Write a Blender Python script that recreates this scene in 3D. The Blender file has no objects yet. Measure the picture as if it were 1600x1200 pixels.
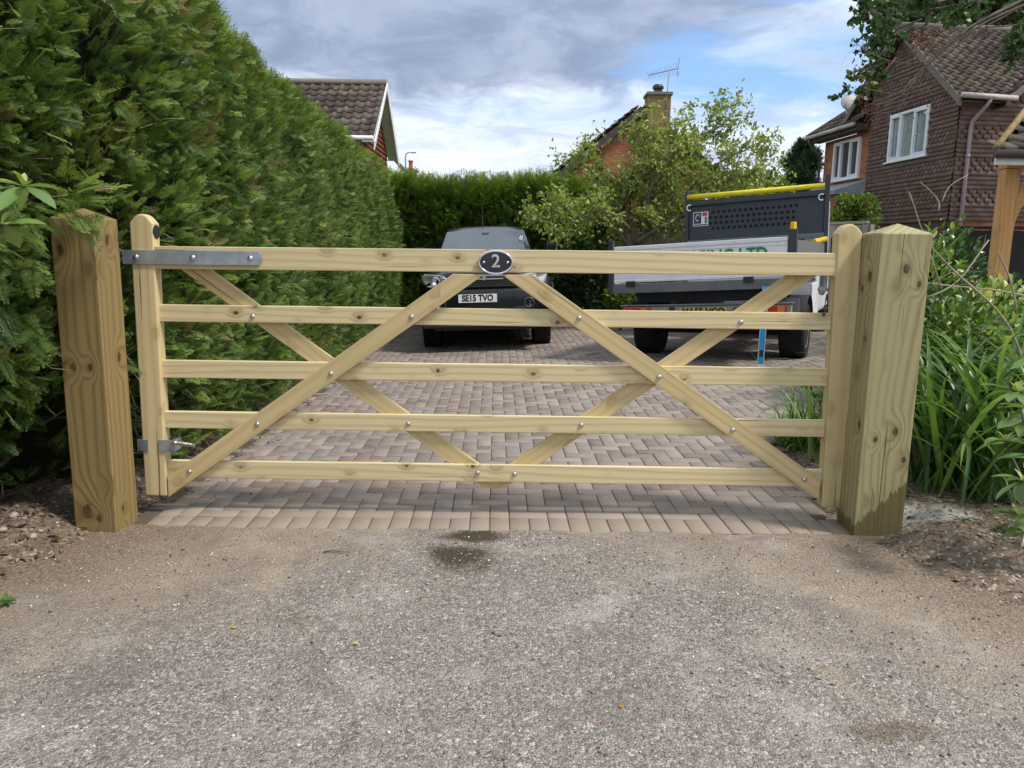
import bpy, bmesh, math, random
import numpy as np
from mathutils import Vector, Matrix, Euler
C = bpy.context.scene.collection
SC = bpy.context.scene
PI = math.pi
R = math.radians
random.seed(4)

# ------------------------------------------------------------------ camera
EYE = Vector((0, 0, 1.35)); PITCH = R(9.73); ROLL = R(0.82); FPX = 1202.0
_F = Vector((0, math.cos(PITCH), -math.sin(PITCH)))
_U0 = Vector((0, math.sin(PITCH), math.cos(PITCH))); _R0 = Vector((1, 0, 0))
_R = _R0*math.cos(ROLL) + _U0*math.sin(ROLL)
_U = -_R0*math.sin(ROLL) + _U0*math.cos(ROLL)
cam = bpy.data.cameras.new('camera'); cam.sensor_width = 36; cam.lens = 36*FPX/1600
cam.clip_start = 0.05; cam.clip_end = 3000
camo = bpy.data.objects.new('camera', cam); C.objects.link(camo)
M = Matrix((_R, _U, -_F)).transposed().to_4x4(); M.translation = EYE
camo.matrix_world = M
SC.camera = camo
SC.view_settings.view_transform = 'Standard'; SC.view_settings.look = 'None'
SC.view_settings.gamma = 1.0; SC.view_settings.exposure = 0.95
SC.cycles.max_bounces = 6; SC.cycles.transparent_max_bounces = 8
SC.cycles.use_denoising = True

# survey helpers: photo pixel -> metres in the world at a chosen depth / on the ground / on a plane
def ray(px, py): return _F*FPX + _R*(px-800) - _U*(py-600)
def at(px, py, Y):
    d = ray(px, py); return EYE + d*(Y/d.y)
def onp(px, py, K, a):      # vertical plane through K with horizontal direction a
    n = Vector((-a[1], a[0], 0)); d = ray(px, py)
    return EYE + d*((Vector(K)-EYE).dot(n)/d.dot(n))
def sm(a, b, x):
    t = np.clip((x-a)/(b-a), 0, 1); return t*t*(3-2*t)
def gz(x, y):
    """height of the drive: level at the gate, gently tilted further in"""
    return float(sm(4.2, 8.5, y)*0.042*(np.clip(x, -4, 6)+0.2))
def gnd(px, py):
    d = ray(px, py); z = 0.0
    for _ in range(12):
        p = EYE + d*((z-EYE.z)/d.z); z = gz(p.x, p.y)
    return p

# ------------------------------------------------------------------ world: sky with broken cloud
SUN_EL, SUN_AZ = 55.0, 114.0     # azimuth clockwise from +Y
w = bpy.data.worlds.new('World'); SC.world = w; w.use_nodes = True
nt = w.node_tree; nt.nodes.clear()

class NT:
    """tiny node builder"""
    def __init__(s, nt): s.nt = nt
    def n(s, t, **k):
        o = s.nt.nodes.new(t)
        for a, b in k.items(): setattr(o, a, b)
        return o
    def put(s, sock, v):
        if isinstance(v, bpy.types.NodeSocket): s.nt.links.new(v, sock)
        elif isinstance(v, bpy.types.Node): s.nt.links.new(v.outputs[0], sock)
        elif v is not None:
            if sock.type == 'RGBA' and len(v) == 3: v = (*v, 1)
            sock.default_value = v
    def m(s, op, a, b=None, c=None, clamp=False):
        o = s.n('ShaderNodeMath', operation=op, use_clamp=clamp)
        for i, v in enumerate((a, b, c)):
            if v is not None: s.put(o.inputs[i], v)
        return o.outputs[0]
    def vm(s, op, a, b=None, sc=None):
        o = s.n('ShaderNodeVectorMath', operation=op)
        s.put(o.inputs[0], a)
        if b is not None: s.put(o.inputs[1], b)
        if sc is not None: s.put(o.inputs['Scale'], sc)
        return o.outputs[0]
    def mix(s, f, a, b, mode='MIX'):
        o = s.n('ShaderNodeMix', data_type='RGBA', blend_type=mode)
        s.put(o.inputs[0], f); s.put(o.inputs[6], a); s.put(o.inputs[7], b)
        return o.outputs[2]
    def noise(s, v, scale, det=4, rough=.55, dist=0):
        o = s.n('ShaderNodeTexNoise'); s.put(o.inputs['Vector'], v)
        o.inputs['Scale'].default_value = scale; o.inputs['Detail'].default_value = det
        o.inputs['Roughness'].default_value = rough; o.inputs['Distortion'].default_value = dist
        return o.outputs[0]
    def vor(s, v, scale, feat='F1', rnd=1.0):
        o = s.n('ShaderNodeTexVoronoi', feature=feat); s.put(o.inputs['Vector'], v)
        o.inputs['Scale'].default_value = scale; o.inputs['Randomness'].default_value = rnd
        return o
    def rng(s, x, a, b, c=0.0, d=1.0, smooth=False):
        o = s.n('ShaderNodeMapRange', interpolation_type='SMOOTHSTEP' if smooth else 'LINEAR')
        s.put(o.inputs[0], x)
        for i, v in enumerate((a, b, c, d)): o.inputs[i+1].default_value = v
        return o.outputs[0]
    def sep(s, v):
        o = s.n('ShaderNodeSeparateXYZ'); s.put(o.inputs[0], v); return o.outputs
    def comb(s, x, y, z):
        o = s.n('ShaderNodeCombineXYZ')
        for i, v in enumerate((x, y, z)): s.put(o.inputs[i], v)
        return o.outputs[0]
    def ramp(s, x, stops):
        o = s.n('ShaderNodeValToRGB'); s.put(o.inputs[0], x)
        e = o.color_ramp.elements
        while len(e) < len(stops): e.new(.5)
        for i, (p, c) in enumerate(stops): e[i].position = p; e[i].color = (*c, 1)
        return o.outputs[0]
    def bump(s, h, strength=.5, dist=.01):
        o = s.n('ShaderNodeBump'); s.put(o.inputs['Height'], h)
        o.inputs['Strength'].default_value = strength; o.inputs['Distance'].default_value = dist
        return o.outputs[0]

N = NT(nt)
sky = N.n('ShaderNodeTexSky', sky_type='NISHITA', sun_disc=False)
sky.sun_elevation = R(SUN_EL); sky.sun_rotation = R(SUN_AZ); sky.air_density = 1.1; sky.dust_density = .7; sky.ozone_density = 1.2
d3 = N.n('ShaderNodeTexCoord').outputs['Generated']
sx, sy, sz = N.sep(d3)
az = N.m('ARCTAN2', sx, sy)                      # radians right of the drive's axis
el = N.m('ARCSINE', sz)
# cloud layer coordinates: stretched towards the horizon
zc = N.m('MAXIMUM', N.m('ADD', sz, .22), .05)
cl = N.comb(N.m('DIVIDE', sx, zc), N.m('DIVIDE', sy, zc), 0.0)
n1 = N.noise(cl, 1.5, 7, .6, .3)
n2 = N.noise(N.vm('ADD', cl, (7.3, 2.1, 0)), 3.6, 8, .62, .5)
streak = N.noise(N.vm('MULTIPLY', N.vm('ADD', cl, (1.1, 4.0, 0)), (1.0, 3.2, 1)), 1.4, 8, .62, .4)
def blob(a0, e0, ra, re):
    u = N.m('DIVIDE', N.m('SUBTRACT', az, a0), ra); v = N.m('DIVIDE', N.m('SUBTRACT', el, e0), re)
    return N.m('SQRT', N.m('ADD', N.m('MULTIPLY', u, u), N.m('MULTIPLY', v, v)))
wob = N.m('MULTIPLY', N.m('SUBTRACT', N.m('ADD', N.m('MULTIPLY', n1, .6), N.m('MULTIPLY', n2, .4)), .5), 2.2)
# clear blue window low on the right
b1 = N.rng(N.m('ADD', blob(.38, .215, .26, .075), wob), .55, 1.15, 1, 0, True)
b2 = N.rng(N.m('ADD', blob(.08, .17, .20, .03), wob), .5, 1.2, .35, 0, True)
blue = N.m('MAXIMUM', b1, b2)
veil = N.rng(streak, .40, .72, 0, .9, True)      # thin streaks over the blue
cover = N.m('SUBTRACT', 1.0, N.m('MULTIPLY', blue, N.m('SUBTRACT', 1.0, veil)), clamp=True)
# heavy grey cloud high in the middle-left
g1 = N.rng(N.m('ADD', blob(-.11, .315, .50, .15), N.m('MULTIPLY', wob, .55)), .72, 1.08, 1, 0, True)
g2 = N.rng(N.m('ADD', blob(-.35, .33, .45, .17), wob), .5, 1.3, .75, 0, True)
grey = N.m('MAXIMUM', g1, g2)
lowg = N.rng(N.m('ADD', streak, N.m('MULTIPLY', n2, .3)), .58, .82, 0, .55, True)
grey = N.m('MAXIMUM', grey, N.m('MULTIPLY', lowg, N.rng(el, .5, .2, .3, 1)))
white = N.mix(N.rng(n2, .35, .7, 0, 1, True), (4.0, 4.6, 5.5), (5.9, 6.3, 6.8))
greyc = N.mix(N.rng(n2, .35, .65, 0, 1, True), (1.65, 2.05, 2.95), (2.5, 2.95, 3.9))
cc = N.mix(grey, white, greyc)
skyb = N.mix(.62, N.vm('SCALE', sky.outputs[0], sc=.9), (1.6, 3.2, 6.2))
col = N.mix(cover, skyb, cc)
bg = N.n('ShaderNodeBackground'); N.put(bg.inputs[0], col); bg.inputs[1].default_value = .1
wo = N.n('ShaderNodeOutputWorld'); nt.links.new(bg.outputs[0], wo.inputs[0])

sl = bpy.data.lights.new('sun', 'SUN'); sl.energy = 2.1; sl.angle = R(9); sl.color = (1, .955, .89)
so = bpy.data.objects.new('sun', sl); C.objects.link(so)
_sd = Vector((math.sin(R(SUN_AZ))*math.cos(R(SUN_EL)), math.cos(R(SUN_AZ))*math.cos(R(SUN_EL)), math.sin(R(SUN_EL))))
so.rotation_euler = _sd.to_track_quat('Z', 'Y').to_euler()

# ------------------------------------------------------------------ mesh helpers
class MB:
    def __init__(s): s.v = []; s.f = []; s.uv = None
    def add(s, vs, fs, mat=None):
        b = len(s.v)
        for p in vs:
            p = Vector(p); s.v.append(tuple(mat @ p) if mat is not None else tuple(p))
        s.f += [tuple(b+i for i in f) for f in fs]; return s
    def box(s, lo, hi, mat=None):
        x0, y0, z0 = lo; x1, y1, z1 = hi
        return s.add([(x0,y0,z0),(x1,y0,z0),(x1,y1,z0),(x0,y1,z0),(x0,y0,z1),(x1,y0,z1),(x1,y1,z1),(x0,y1,z1)],
            [(0,3,2,1),(4,5,6,7),(0,1,5,4),(1,2,6,5),(2,3,7,6),(3,0,4,7)], mat)
    def prism(s, poly, vec, mat=None):     # polygon of 3D points extruded by vec
        n = len(poly); vec = Vector(vec)
        vs = [Vector(p) for p in poly] + [Vector(p)+vec for p in poly]
        fs = [tuple(range(n-1, -1, -1)), tuple(range(n, 2*n))] + [(i, (i+1) % n, n+(i+1) % n, n+i) for i in range(n)]
        return s.add(vs, fs, mat)
    def cyl(s, p0, p1, r0, r1=None, n=12, cap=True, mat=None):
        return s.tube([p0, p1], [r0, r0 if r1 is None else r1], n, cap, mat)
    def tube(s, pts, rad, n=8, cap=True, mat=None):
        pts = [Vector(p) for p in pts]; vs = []; fs = []
        if not hasattr(rad, '__len__'): rad = [rad]*len(pts)
        t0 = (pts[1]-pts[0]).normalized()
        u = t0.orthogonal().normalized()
        for i, p in enumerate(pts):
            t = (pts[min(i+1, len(pts)-1)]-pts[max(i-1, 0)]).normalized()
            u = (u - t*u.dot(t)); u = u.normalized() if u.length > 1e-6 else t.orthogonal().normalized()
            b = t.cross(u)
            for k in range(n):
                a = 2*PI*k/n; vs.append(p + (u*math.cos(a)+b*math.sin(a))*rad[i])
        for i in range(len(pts)-1):
            for k in range(n):
                k2 = (k+1) % n; fs.append((i*n+k, i*n+k2, (i+1)*n+k2, (i+1)*n+k))
        if cap: fs.append(tuple(range(n-1, -1, -1))); fs.append(tuple((len(pts)-1)*n+k for k in range(n)))
        return s.add(vs, fs, mat)
    def lathe(s, prof, n=20, mat=None):    # profile of (r, z)
        vs = []; fs = []
        for r, z in prof:
            for k in range(n): a = 2*PI*k/n; vs.append((r*math.cos(a), r*math.sin(a), z))
        for i in range(len(prof)-1):
            for k in range(n): k2 = (k+1) % n; fs.append((i*n+k, i*n+k2, (i+1)*n+k2, (i+1)*n+k))
        fs.append(tuple(range(n-1, -1, -1))); fs.append(tuple((len(prof)-1)*n+k for k in range(n)))
        return s.add(vs, fs, mat)
    def grid(s, rows, mat=None):           # rows of points, quads between
        n = len(rows[0]); vs = [p for r in rows for p in r]
        fs = [(i*n+j, i*n+j+1, (i+1)*n+j+1, (i+1)*n+j) for i in range(len(rows)-1) for j in range(n-1)]
        return s.add(vs, fs, mat)
    def build(s, name, mat=None, parent=None, smooth=False, bev=0, subd=0, loc=None, rot=None, solid=0, label=None):
        me = bpy.data.meshes.new(name); me.from_pydata(s.v, [], s.f); me.update()
        return link(name, me, mat, parent, smooth, bev, subd, loc, rot, solid, label)

def link(name, me, mat=None, parent=None, smooth=False, bev=0, subd=0, loc=None, rot=None, solid=0, label=None):
    o = bpy.data.objects.new(name, me); C.objects.link(o)
    if mat: me.materials.append(mat)
    if parent: o.parent = parent
    if smooth: me.polygons.foreach_set('use_smooth', [True]*len(me.polygons))
    if solid:
        m = o.modifiers.new('s', 'SOLIDIFY'); m.thickness = solid; m.offset = 0
    if bev:
        m = o.modifiers.new('b', 'BEVEL'); m.width = bev; m.segments = 2; m.limit_method = 'ANGLE'; m.angle_limit = R(40)
    if subd:
        m = o.modifiers.new('d', 'SUBSURF'); m.levels = subd; m.render_levels = subd
    if loc is not None: o.location = loc
    if rot is not None: o.rotation_euler = rot
    if label: o['label'] = label
    return o
def tag(o, label, cat, group=None):
    o['label'] = label; o['category'] = cat
    if group: o['group'] = group
    return o
def kind(o, k): o['kind'] = k; return o
def thing(name, label, cat, loc=(0, 0, 0), rot=(0, 0, 0), group=None):
    o = bpy.data.objects.new(name, None); C.objects.link(o); o.location = loc; o.rotation_euler = rot
    o.empty_display_size = .1
    return tag(o, label, cat, group)
def npmesh(name, V, F, attrs=None, smooth=False):
    """V (n,3), F (m,k) all faces of one size"""
    me = bpy.data.meshes.new(name); k = F.shape[1]
    me.vertices.add(len(V)); me.vertices.foreach_set('co', np.asarray(V, np.float32).ravel())
    me.loops.add(F.size); me.loops.foreach_set('vertex_index', F.astype(np.int32).ravel())
    me.polygons.add(len(F)); me.polygons.foreach_set('loop_start', np.arange(0, F.size, k, dtype=np.int32))
    if smooth: me.polygons.foreach_set('use_smooth', np.ones(len(F), bool))
    me.update(calc_edges=True)
    for an, av in (attrs or {}).items():
        a = me.attributes.new(an, 'FLOAT', 'POINT'); a.data.foreach_set('value', np.asarray(av, np.float32))
    return me
def lift(me, name, vals):
    a = me.attributes.new(name, 'FLOAT', 'POINT'); a.data.foreach_set('value', np.asarray(vals, np.float32))

def unit(a): return a/np.maximum(np.linalg.norm(a, axis=-1, keepdims=True), 1e-9)
def scatter(name, tmpl, pos, dirs, scale, rnd, rg, mat, parent=None, up=None, roll=PI, label=None):
    """many copies of small leaf templates (V (n,3), F (m,4); Y is the length) baked into one mesh"""
    pos = np.asarray(pos, float); n = len(pos); dirs = unit(np.asarray(dirs, float))
    up = np.tile([0, 0, 1.0], (n, 1)) if up is None else np.asarray(up, float)
    side = unit(np.cross(dirs, up+rg.normal(0, .05, (n, 3)))); nr = np.cross(side, dirs)
    a = rg.uniform(-roll, roll, n)[:, None]
    s2 = side*np.cos(a)+nr*np.sin(a); n2 = -side*np.sin(a)+nr*np.cos(a)
    scale = np.broadcast_to(np.asarray(scale, float), (n,))[:, None, None]
    which = rg.integers(0, len(tmpl), n); Vs = []; Fs = []; Rr = []; base = 0
    for t, (TV, TF) in enumerate(tmpl):
        i = np.where(which == t)[0]
        if not len(i): continue
        P = (TV[None, :, 0:1]*s2[i][:, None]+TV[None, :, 1:2]*dirs[i][:, None]+TV[None, :, 2:3]*n2[i][:, None])*scale[i]+pos[i][:, None]
        Vs.append(P.reshape(-1, 3)); m = len(TV)
        Fs.append((TF[None]+(np.arange(len(i))*m)[:, None, None]+base).reshape(-1, TF.shape[1])); base += m*len(i)
        Rr.append(np.repeat(np.asarray(rnd)[i], m))
    me = npmesh(name, np.concatenate(Vs), np.concatenate(Fs), {'rnd': np.concatenate(Rr)})
    return link(name, me, mat, parent, label=label)

def vn(x, y, s=1.0, seed=0):
    """smooth value noise in numpy, about -1..1"""
    x = np.asarray(x, float)/s; y = np.asarray(y, float)/s
    xi = np.floor(x).astype(int); yi = np.floor(y).astype(int); fx = x-xi; fy = y-yi
    fx = fx*fx*(3-2*fx); fy = fy*fy*(3-2*fy)
    def h(a, b):
        t = (a*374761393+b*668265263+seed*974711) & 0xffffffff
        t = ((t ^ (t >> 13))*1274126177) & 0xffffffff
        return ((t ^ (t >> 16)) & 0xffff)/32767.5-1
    return (h(xi, yi)*(1-fx)+h(xi+1, yi)*fx)*(1-fy)+(h(xi, yi+1)*(1-fx)+h(xi+1, yi+1)*fx)*fy
def fbm(x, y, s, seed=0, o=4):
    r = 0; a = 1; t = 0
    for k in range(o): r = r+a*vn(x, y, s/2**k, seed+k*17); t += a; a *= .5
    return r/t

def text(name, s, size, mat, parent, mw, depth=.001, bold=0, sx=1.0, align='CENTER', label=None, shear=0):
    cu = bpy.data.curves.new('t', 'FONT'); cu.body = s; cu.size = size; cu.align_x = align; cu.align_y = 'CENTER'
    cu.extrude = depth; cu.offset = bold; cu.resolution_u = 3; cu.shear = shear
    o = bpy.data.objects.new('t', cu); C.objects.link(o)
    me = bpy.data.meshes.new_from_object(o.evaluated_get(bpy.context.evaluated_depsgraph_get()))
    bpy.data.objects.remove(o); me.name = name
    me.transform(mw @ Matrix.Diagonal((sx, 1, 1, 1)))
    me.materials.clear()
    return link(name, me, mat, parent, label=label)
UP = Matrix.Rotation(PI/2, 4, 'X')     # lettering stands up and faces -Y

# ------------------------------------------------------------------ materials
def new_mat(name):
    m = bpy.data.materials.new(name); m.use_nodes = True; n = m.node_tree; n.nodes.clear()
    return m, NT(n)
def fin(m, n, col, rough=.6, spec=.5, metal=0, bump=None, extra=None):
    b = n.n('ShaderNodeBsdfPrincipled'); n.put(b.inputs['Base Color'], col); n.put(b.inputs['Roughness'], rough)
    b.inputs['Specular IOR Level'].default_value = spec; n.put(b.inputs['Metallic'], metal)
    if bump is not None: n.put(b.inputs['Normal'], bump)
    if extra:
        for k, v in extra.items(): n.put(b.inputs[k], v)
    o = n.n('ShaderNodeOutputMaterial'); m.node_tree.links.new(b.outputs[0], o.inputs[0]); return m
def obj_co(n): return n.n('ShaderNodeTexCoord').outputs['Object']
def world_co(n): return n.n('ShaderNodeNewGeometry').outputs['Position']
def attr(n, a): return n.n('ShaderNodeAttribute', attribute_name=a).outputs['Fac']

def plain(name, col, rough=.5, metal=0, var=.12, scale=6, bump=0, spec=.5, dirt=None, coat=0):
    """paint / plastic / metal with slight tone and gloss variation"""
    m, n = new_mat(name); co = obj_co(n)
    a = n.noise(co, scale, 6, .6); b = n.noise(co, scale*9, 4, .6)
    c = n.mix(n.rng(a, .3, .7, 0, 1), tuple(x*(1-var) for x in col), tuple(min(1, x*(1+var)) for x in col))
    if dirt: c = n.mix(n.m('MULTIPLY', n.rng(n.m('ADD', a, n.m('MULTIPLY', b, .5)), .7, 1.0), dirt[1], clamp=True), c, dirt[0])
    r = n.rng(b, .3, .7, max(rough-.08, .02), rough+.1)
    return fin(m, n, c, r, spec, metal, n.bump(b, bump, .002) if bump else None, {'Coat Weight': coat, 'Coat Roughness': .05})

def wood(name, light, dark, knot, ring=26.0, amt=.45, green=None, knotx=2.2, stain=False, rough=.62, gr=.5, kr=.17, kp=.66, knots=()):
    """sawn softwood; the board's length is its local X"""
    m, n = new_mat(name); co = obj_co(n)
    r = n.n('ShaderNodeObjectInfo').outputs['Random']
    off = n.comb(n.m('MULTIPLY', r, 37.0), n.m('MULTIPLY', r, 3.1), n.m('MULTIPLY', r, 5.7))
    p = n.vm('ADD', co, off); x, y, z = n.sep(p)
    kv = n.vm('MULTIPLY', p, (knotx*.72, knotx, knotx))
    vo = n.vor(kv, 1.0); d = n.m('ADD', vo.outputs['Distance'], n.rng(n.sep(vo.outputs['Color'])[0], kp, kp+.04, 0, .6))
    kn = n.rng(n.m('ADD', d, n.m('MULTIPLY', n.m('SUBTRACT', n.noise(p, 90, 2), .5), kr*.5)), kr*.42, kr*.62, 1, 0, True); halo = n.rng(d, kr*.6, kr*2.6, 1, 0, True); defl = n.rng(d, 0, .38, 1, 0, True)
    low = n.noise(n.vm('MULTIPLY', p, (.45, 2.6, 2.6)), 1.0, 2, .45)
    ph = n.m('ADD', n.m('ADD', n.m('MULTIPLY', z, ring), n.m('MULTIPLY', y, ring*.83)), n.m('MULTIPLY', low, 4.2))
    ph = n.m('ADD', ph, n.m('MULTIPLY', defl, 1.25))
    for (kx, ky, kz, kq) in knots:
        dv = n.vm('MULTIPLY', n.vm('SUBTRACT', co, (kx, ky, kz)), (.62/kq, 1/kq, 1/kq)); o_ = n.n('ShaderNodeVectorMath', operation='LENGTH'); n.put(o_.inputs[0], dv); dd = o_.outputs['Value']
        wv = n.m('ADD', dd, n.m('MULTIPLY', n.m('SUBTRACT', n.noise(co, 60, 3), .5), .7))
        kn = n.m('MAXIMUM', kn, n.rng(wv, .62, .85, 1, 0, True)); halo = n.m('MAXIMUM', halo, n.rng(wv, .8, 2.1, 1, 0, True)); ph = n.m('ADD', ph, n.m('MULTIPLY', n.rng(dd, 0, 4.2, 1, 0, True), 1.9))
    rg_ = n.m('ADD', n.m('MULTIPLY', n.m('SINE', n.m('MULTIPLY', ph, 2*PI)), .5), .5)
    rg_ = n.m('POWER', rg_, 2.2)
    fib = n.noise(n.vm('MULTIPLY', p, (5.0, 260.0, 260.0)), 1.0, 3, .6)
    tone = n.noise(n.vm('MULTIPLY', p, (1.1, 7.0, 7.0)), 1.0, 4, .55)
    f = n.m('ADD', n.m('MULTIPLY', rg_, amt), n.m('MULTIPLY', n.m('SUBTRACT', fib, .5), .55), clamp=True)
    c = n.mix(f, light, dark)
    c = n.mix(n.rng(tone, .35, .7, 0, gr), c, green or dark)
    c = n.mix(n.m('MULTIPLY', halo, .34), c, tuple(k*1.8 for k in knot))
    kr2 = n.m('MULTIPLY', kn, n.rng(n.noise(kv, 5.0, 2), .3, .6, .65, 1))
    c = n.mix(kr2, c, knot)
    chk = n.noise(n.vm('MULTIPLY', p, (1.1, 85.0, 85.0)), 1.0, 2, .5)
    crack = n.rng(chk, .68, .73, 0, .75, True); c = n.mix(crack, c, tuple(k*.6 for k in knot))
    rr = rough
    if stain:      # damp creeping up the foot of the post
        lx, ly, lz = n.sep(co)
        edge = n.m('ADD', n.m('ADD', n.m('MULTIPLY', lz, -.95), .175), n.m('MULTIPLY', n.m('SUBTRACT', n.noise(n.vm('MULTIPLY', co, (9., 60., 60.)), 1.0, 3), .5), .12))
        s_ = n.rng(n.m('SUBTRACT', edge, lx), -.004, .006, 0, 1)
        c = n.mix(n.m('MULTIPLY', s_, .82), c, (.115, .085, .028))
    h = n.m('ADD', n.m('ADD', n.m('MULTIPLY', rg_, .5), n.m('MULTIPLY', fib, .6)), n.m('MULTIPLY', crack, -1.5))
    return fin(m, n, c, rr, .25, 0, n.bump(h, .45, .002))

def leafm(name, stops, transl=.35, rough=.5, spec=.4, clump=.8, cs=2.2):
    m, n = new_mat(name); rn = attr(n, 'rnd')
    nz = n.noise(world_co(n), cs, 4, .6)
    f = n.m('ADD', rn, n.m('MULTIPLY', n.m('SUBTRACT', nz, .5), clump), clamp=True)
    c = n.ramp(f, stops)
    b = n.n('ShaderNodeBsdfPrincipled'); n.put(b.inputs['Base Color'], c); b.inputs['Roughness'].default_value = rough
    b.inputs['Specular IOR Level'].default_value = spec
    t = n.n('ShaderNodeBsdfTranslucent'); n.put(t.inputs[0], n.mix(.5, c, n.vm('MULTIPLY', c, (1.5, 1.6, .5))))
    ms = n.n('ShaderNodeMixShader'); ms.inputs[0].default_value = transl
    m.node_tree.links.new(b.outputs[0], ms.inputs[1]); m.node_tree.links.new(t.outputs[0], ms.inputs[2])
    o = n.n('ShaderNodeOutputMaterial'); m.node_tree.links.new(ms.outputs[0], o.inputs[0]); return m

W_RAIL = wood('sawn_pine', (.64, .53, .315), (.43, .315, .145), (.085, .042, .018), 27, .54, (.53, .45, .235), 9.5, gr=.6)
W_STILE = wood('planed_pine', (.59, .475, .26), (.41, .295, .13), (.11, .055, .022), 18, .45, (.45, .37, .17), 8.5, gr=.6)
W_BRACE = wood('brace_pine', (.57, .445, .24), (.39, .275, .12), (.105, .055, .022), 22, .45, (.45, .35, .16), 9.5, gr=.6)
W_POST = wood('treated_post_brown', (.275, .195, .08), (.115, .072, .026), (.075, .04, .016), 25, .62, (.22, .165, .07), 6.0, gr=.7, kr=.15, kp=.78, knots=[(.105, -.1, .035, .030), (.075, -.1, -.02, .017), (.80, -.1, .045, .016), (.80, -.1, -.035, .014), (1.33, -.1, .06, .022), (.10, -.03, -.1, .014), (.83, .03, -.1, .02), (1.38, 0, -.1, .022)])
W_POSTG = wood('treated_post_green', (.355, .305, .155), (.14, .108, .045), (.065, .038, .018), 27, .66, (.33, .30, .155), 6.2, stain=True, gr=.75, kr=.14, kp=.8, knots=[(1.30, -.116, -.012, .019), (1.23, -.116, -.075, .013), (.53, -.116, -.035, .019), (.49, -.116, .055, .012), (.55, -.06, .116, .018), (1.26, -.03, .116, .022), (1.20, .05, .116, .014)])
W_OAK = wood('green_oak', (.55, .30, .11), (.38, .18, .06), (.16, .07, .03), 16, .5, (.60, .38, .16), 5)
GALV = plain('galvanised_steel', (.40, .44, .49), .38, .75, .22, 14, .2)
STEEL = plain('zinc_bolt', (.52, .52, .52), .3, .9, .15, 30)
BLACKP = plain('black_plastic', (.02, .02, .022), .45, 0, .2)
CHROME = plain('chrome', (.72, .74, .77), .12, 1, .05)
WHITE = plain('white_upvc', (.72, .74, .76), .35, 0, .05, 3)
# ------------------------------------------------------------------ ground
Y0 = gnd(775, 831).y
def edge_l(y): return -1.84-.03*(y-3.6)
def edge_r(y): return float(np.interp(y, [3.4, 4.5, 5.4, 6.4, 7.6, 20], [1.60, 1.78, 1.90, 2.6, 5.3, 5.4]))
def ax(a, b, fine, far):
    core = np.arange(a, b+1e-6, fine); out = []; s = fine*2; p = b
    while p < far: p += s; s *= 1.35; out.append(p)
    lo = []; s = fine*2; p = a
    while p > -far: p -= s; s *= 1.35; lo.append(p)
    return np.concatenate([lo[::-1], core, out])
GX, GY = np.meshgrid(ax(-3.8, 4.6, .045, 1500), ax(1.3, 7.0, .045, 1500))
def ground_z(x, y):
    b = sm(4.2, 8.5, y)*0.042*(np.clip(x, -4, 6)+0.2)
    el_ = -1.84-.03*(np.maximum(y, 3.6)-3.6); er = np.interp(y, [3.4, 4.5, 5.4, 6.4, 7.6, 20], [1.60, 1.78, 1.90, 2.6, 5.3, 5.4])
    out_l = sm(0.02, .5, el_-x); out_r = sm(0.02, .55, x-er)
    near = sm(15, 9, y)
    z = b-.022+(out_l*.10+out_r*.10)*(.4+.6*sm(2.6, 3.7, y))
    lump = fbm(x, y, .5, 3, 4)*.05+fbm(x, y, .09, 9, 3)*.022
    z = z+lump*np.clip(out_l+out_r, 0, 1)*near
    # loose spoil heaped against the right post
    z = z+.05*np.exp(-(((x-2.06)/.24)**2+((y-3.42)/.16)**2))+.035*np.exp(-(((x-2.5)/.4)**2+((y-3.2)/.2)**2))
    return z
GZ = ground_z(GX, GY)
nr_, nc_ = GX.shape
idx = np.arange(nr_*nc_).reshape(nr_, nc_)
F_ = np.stack([idx[:-1, :-1], idx[:-1, 1:], idx[1:, 1:], idx[1:, :-1]], -1).reshape(-1, 4)
_s = gnd(1447, 822); SPX, SPY = _s.x, _s.y
m, n = new_mat('garden_soil'); p = world_co(n)
a = n.noise(p, 1.7, 6, .6); b_ = n.noise(p, 28, 6, .7); vo = n.vor(p, 70); vo2 = n.vor(p, 22)
c = n.mix(n.rng(b_, .3, .7), (.105, .074, .053), (.27, .205, .150))
c = n.mix(n.rng(a, .42, .62, 0, .75, True), c, (.20, .155, .118))
cm = n.sep(vo.outputs['Color'])
c = n.mix(n.rng(cm[0], .86, .92, 0, .85), c, n.mix(cm[1], (.33, .27, .20), (.5, .46, .40)))
c = n.mix(n.rng(cm[2], .80, .9, 0, .7), c, (.05, .032, .022))
# pale spill of cement dust by the right post and further along the verge
x_, y_, z_ = n.sep(p)
def spill(cx, cy, rx, ry, lo=.7, hi=1.15):
    u = n.m('DIVIDE', n.m('SUBTRACT', x_, cx), rx); v = n.m('DIVIDE', n.m('SUBTRACT', y_, cy), ry)
    d = n.m('SQRT', n.m('ADD', n.m('MULTIPLY', u, u), n.m('MULTIPLY', v, v)))
    return n.rng(n.m('ADD', d, n.m('MULTIPLY', n.m('SUBTRACT', b_, .5), 1.9)), lo, hi, 1, 0)
c = n.mix(n.m('MULTIPLY', n.m('MAXIMUM', spill(SPX, SPY, .22, .13, .75, 1.2), spill(2.45, 2.95, .16, .13)), .8), c, (.52, .49, .44))
h = n.m('ADD', n.m('MULTIPLY', b_, 1.0), n.m('MULTIPLY', vo.outputs['Distance'], -.5))
SOIL = fin(m, n, c, .92, .15, 0, n.bump(h, .9, .02))
# beyond the gardens it is lawn
far = n.rng(y_, 15.5, 17.0, 0, 1); n.put(m.node_tree.nodes['Principled BSDF'].inputs['Base Color'], n.mix(far, c, (.06, .10, .025)))
go = link('ground', npmesh('ground', np.stack([GX, GY, GZ], -1).reshape(-1, 3), F_, smooth=True), SOIL); kind(go, 'structure')

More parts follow.
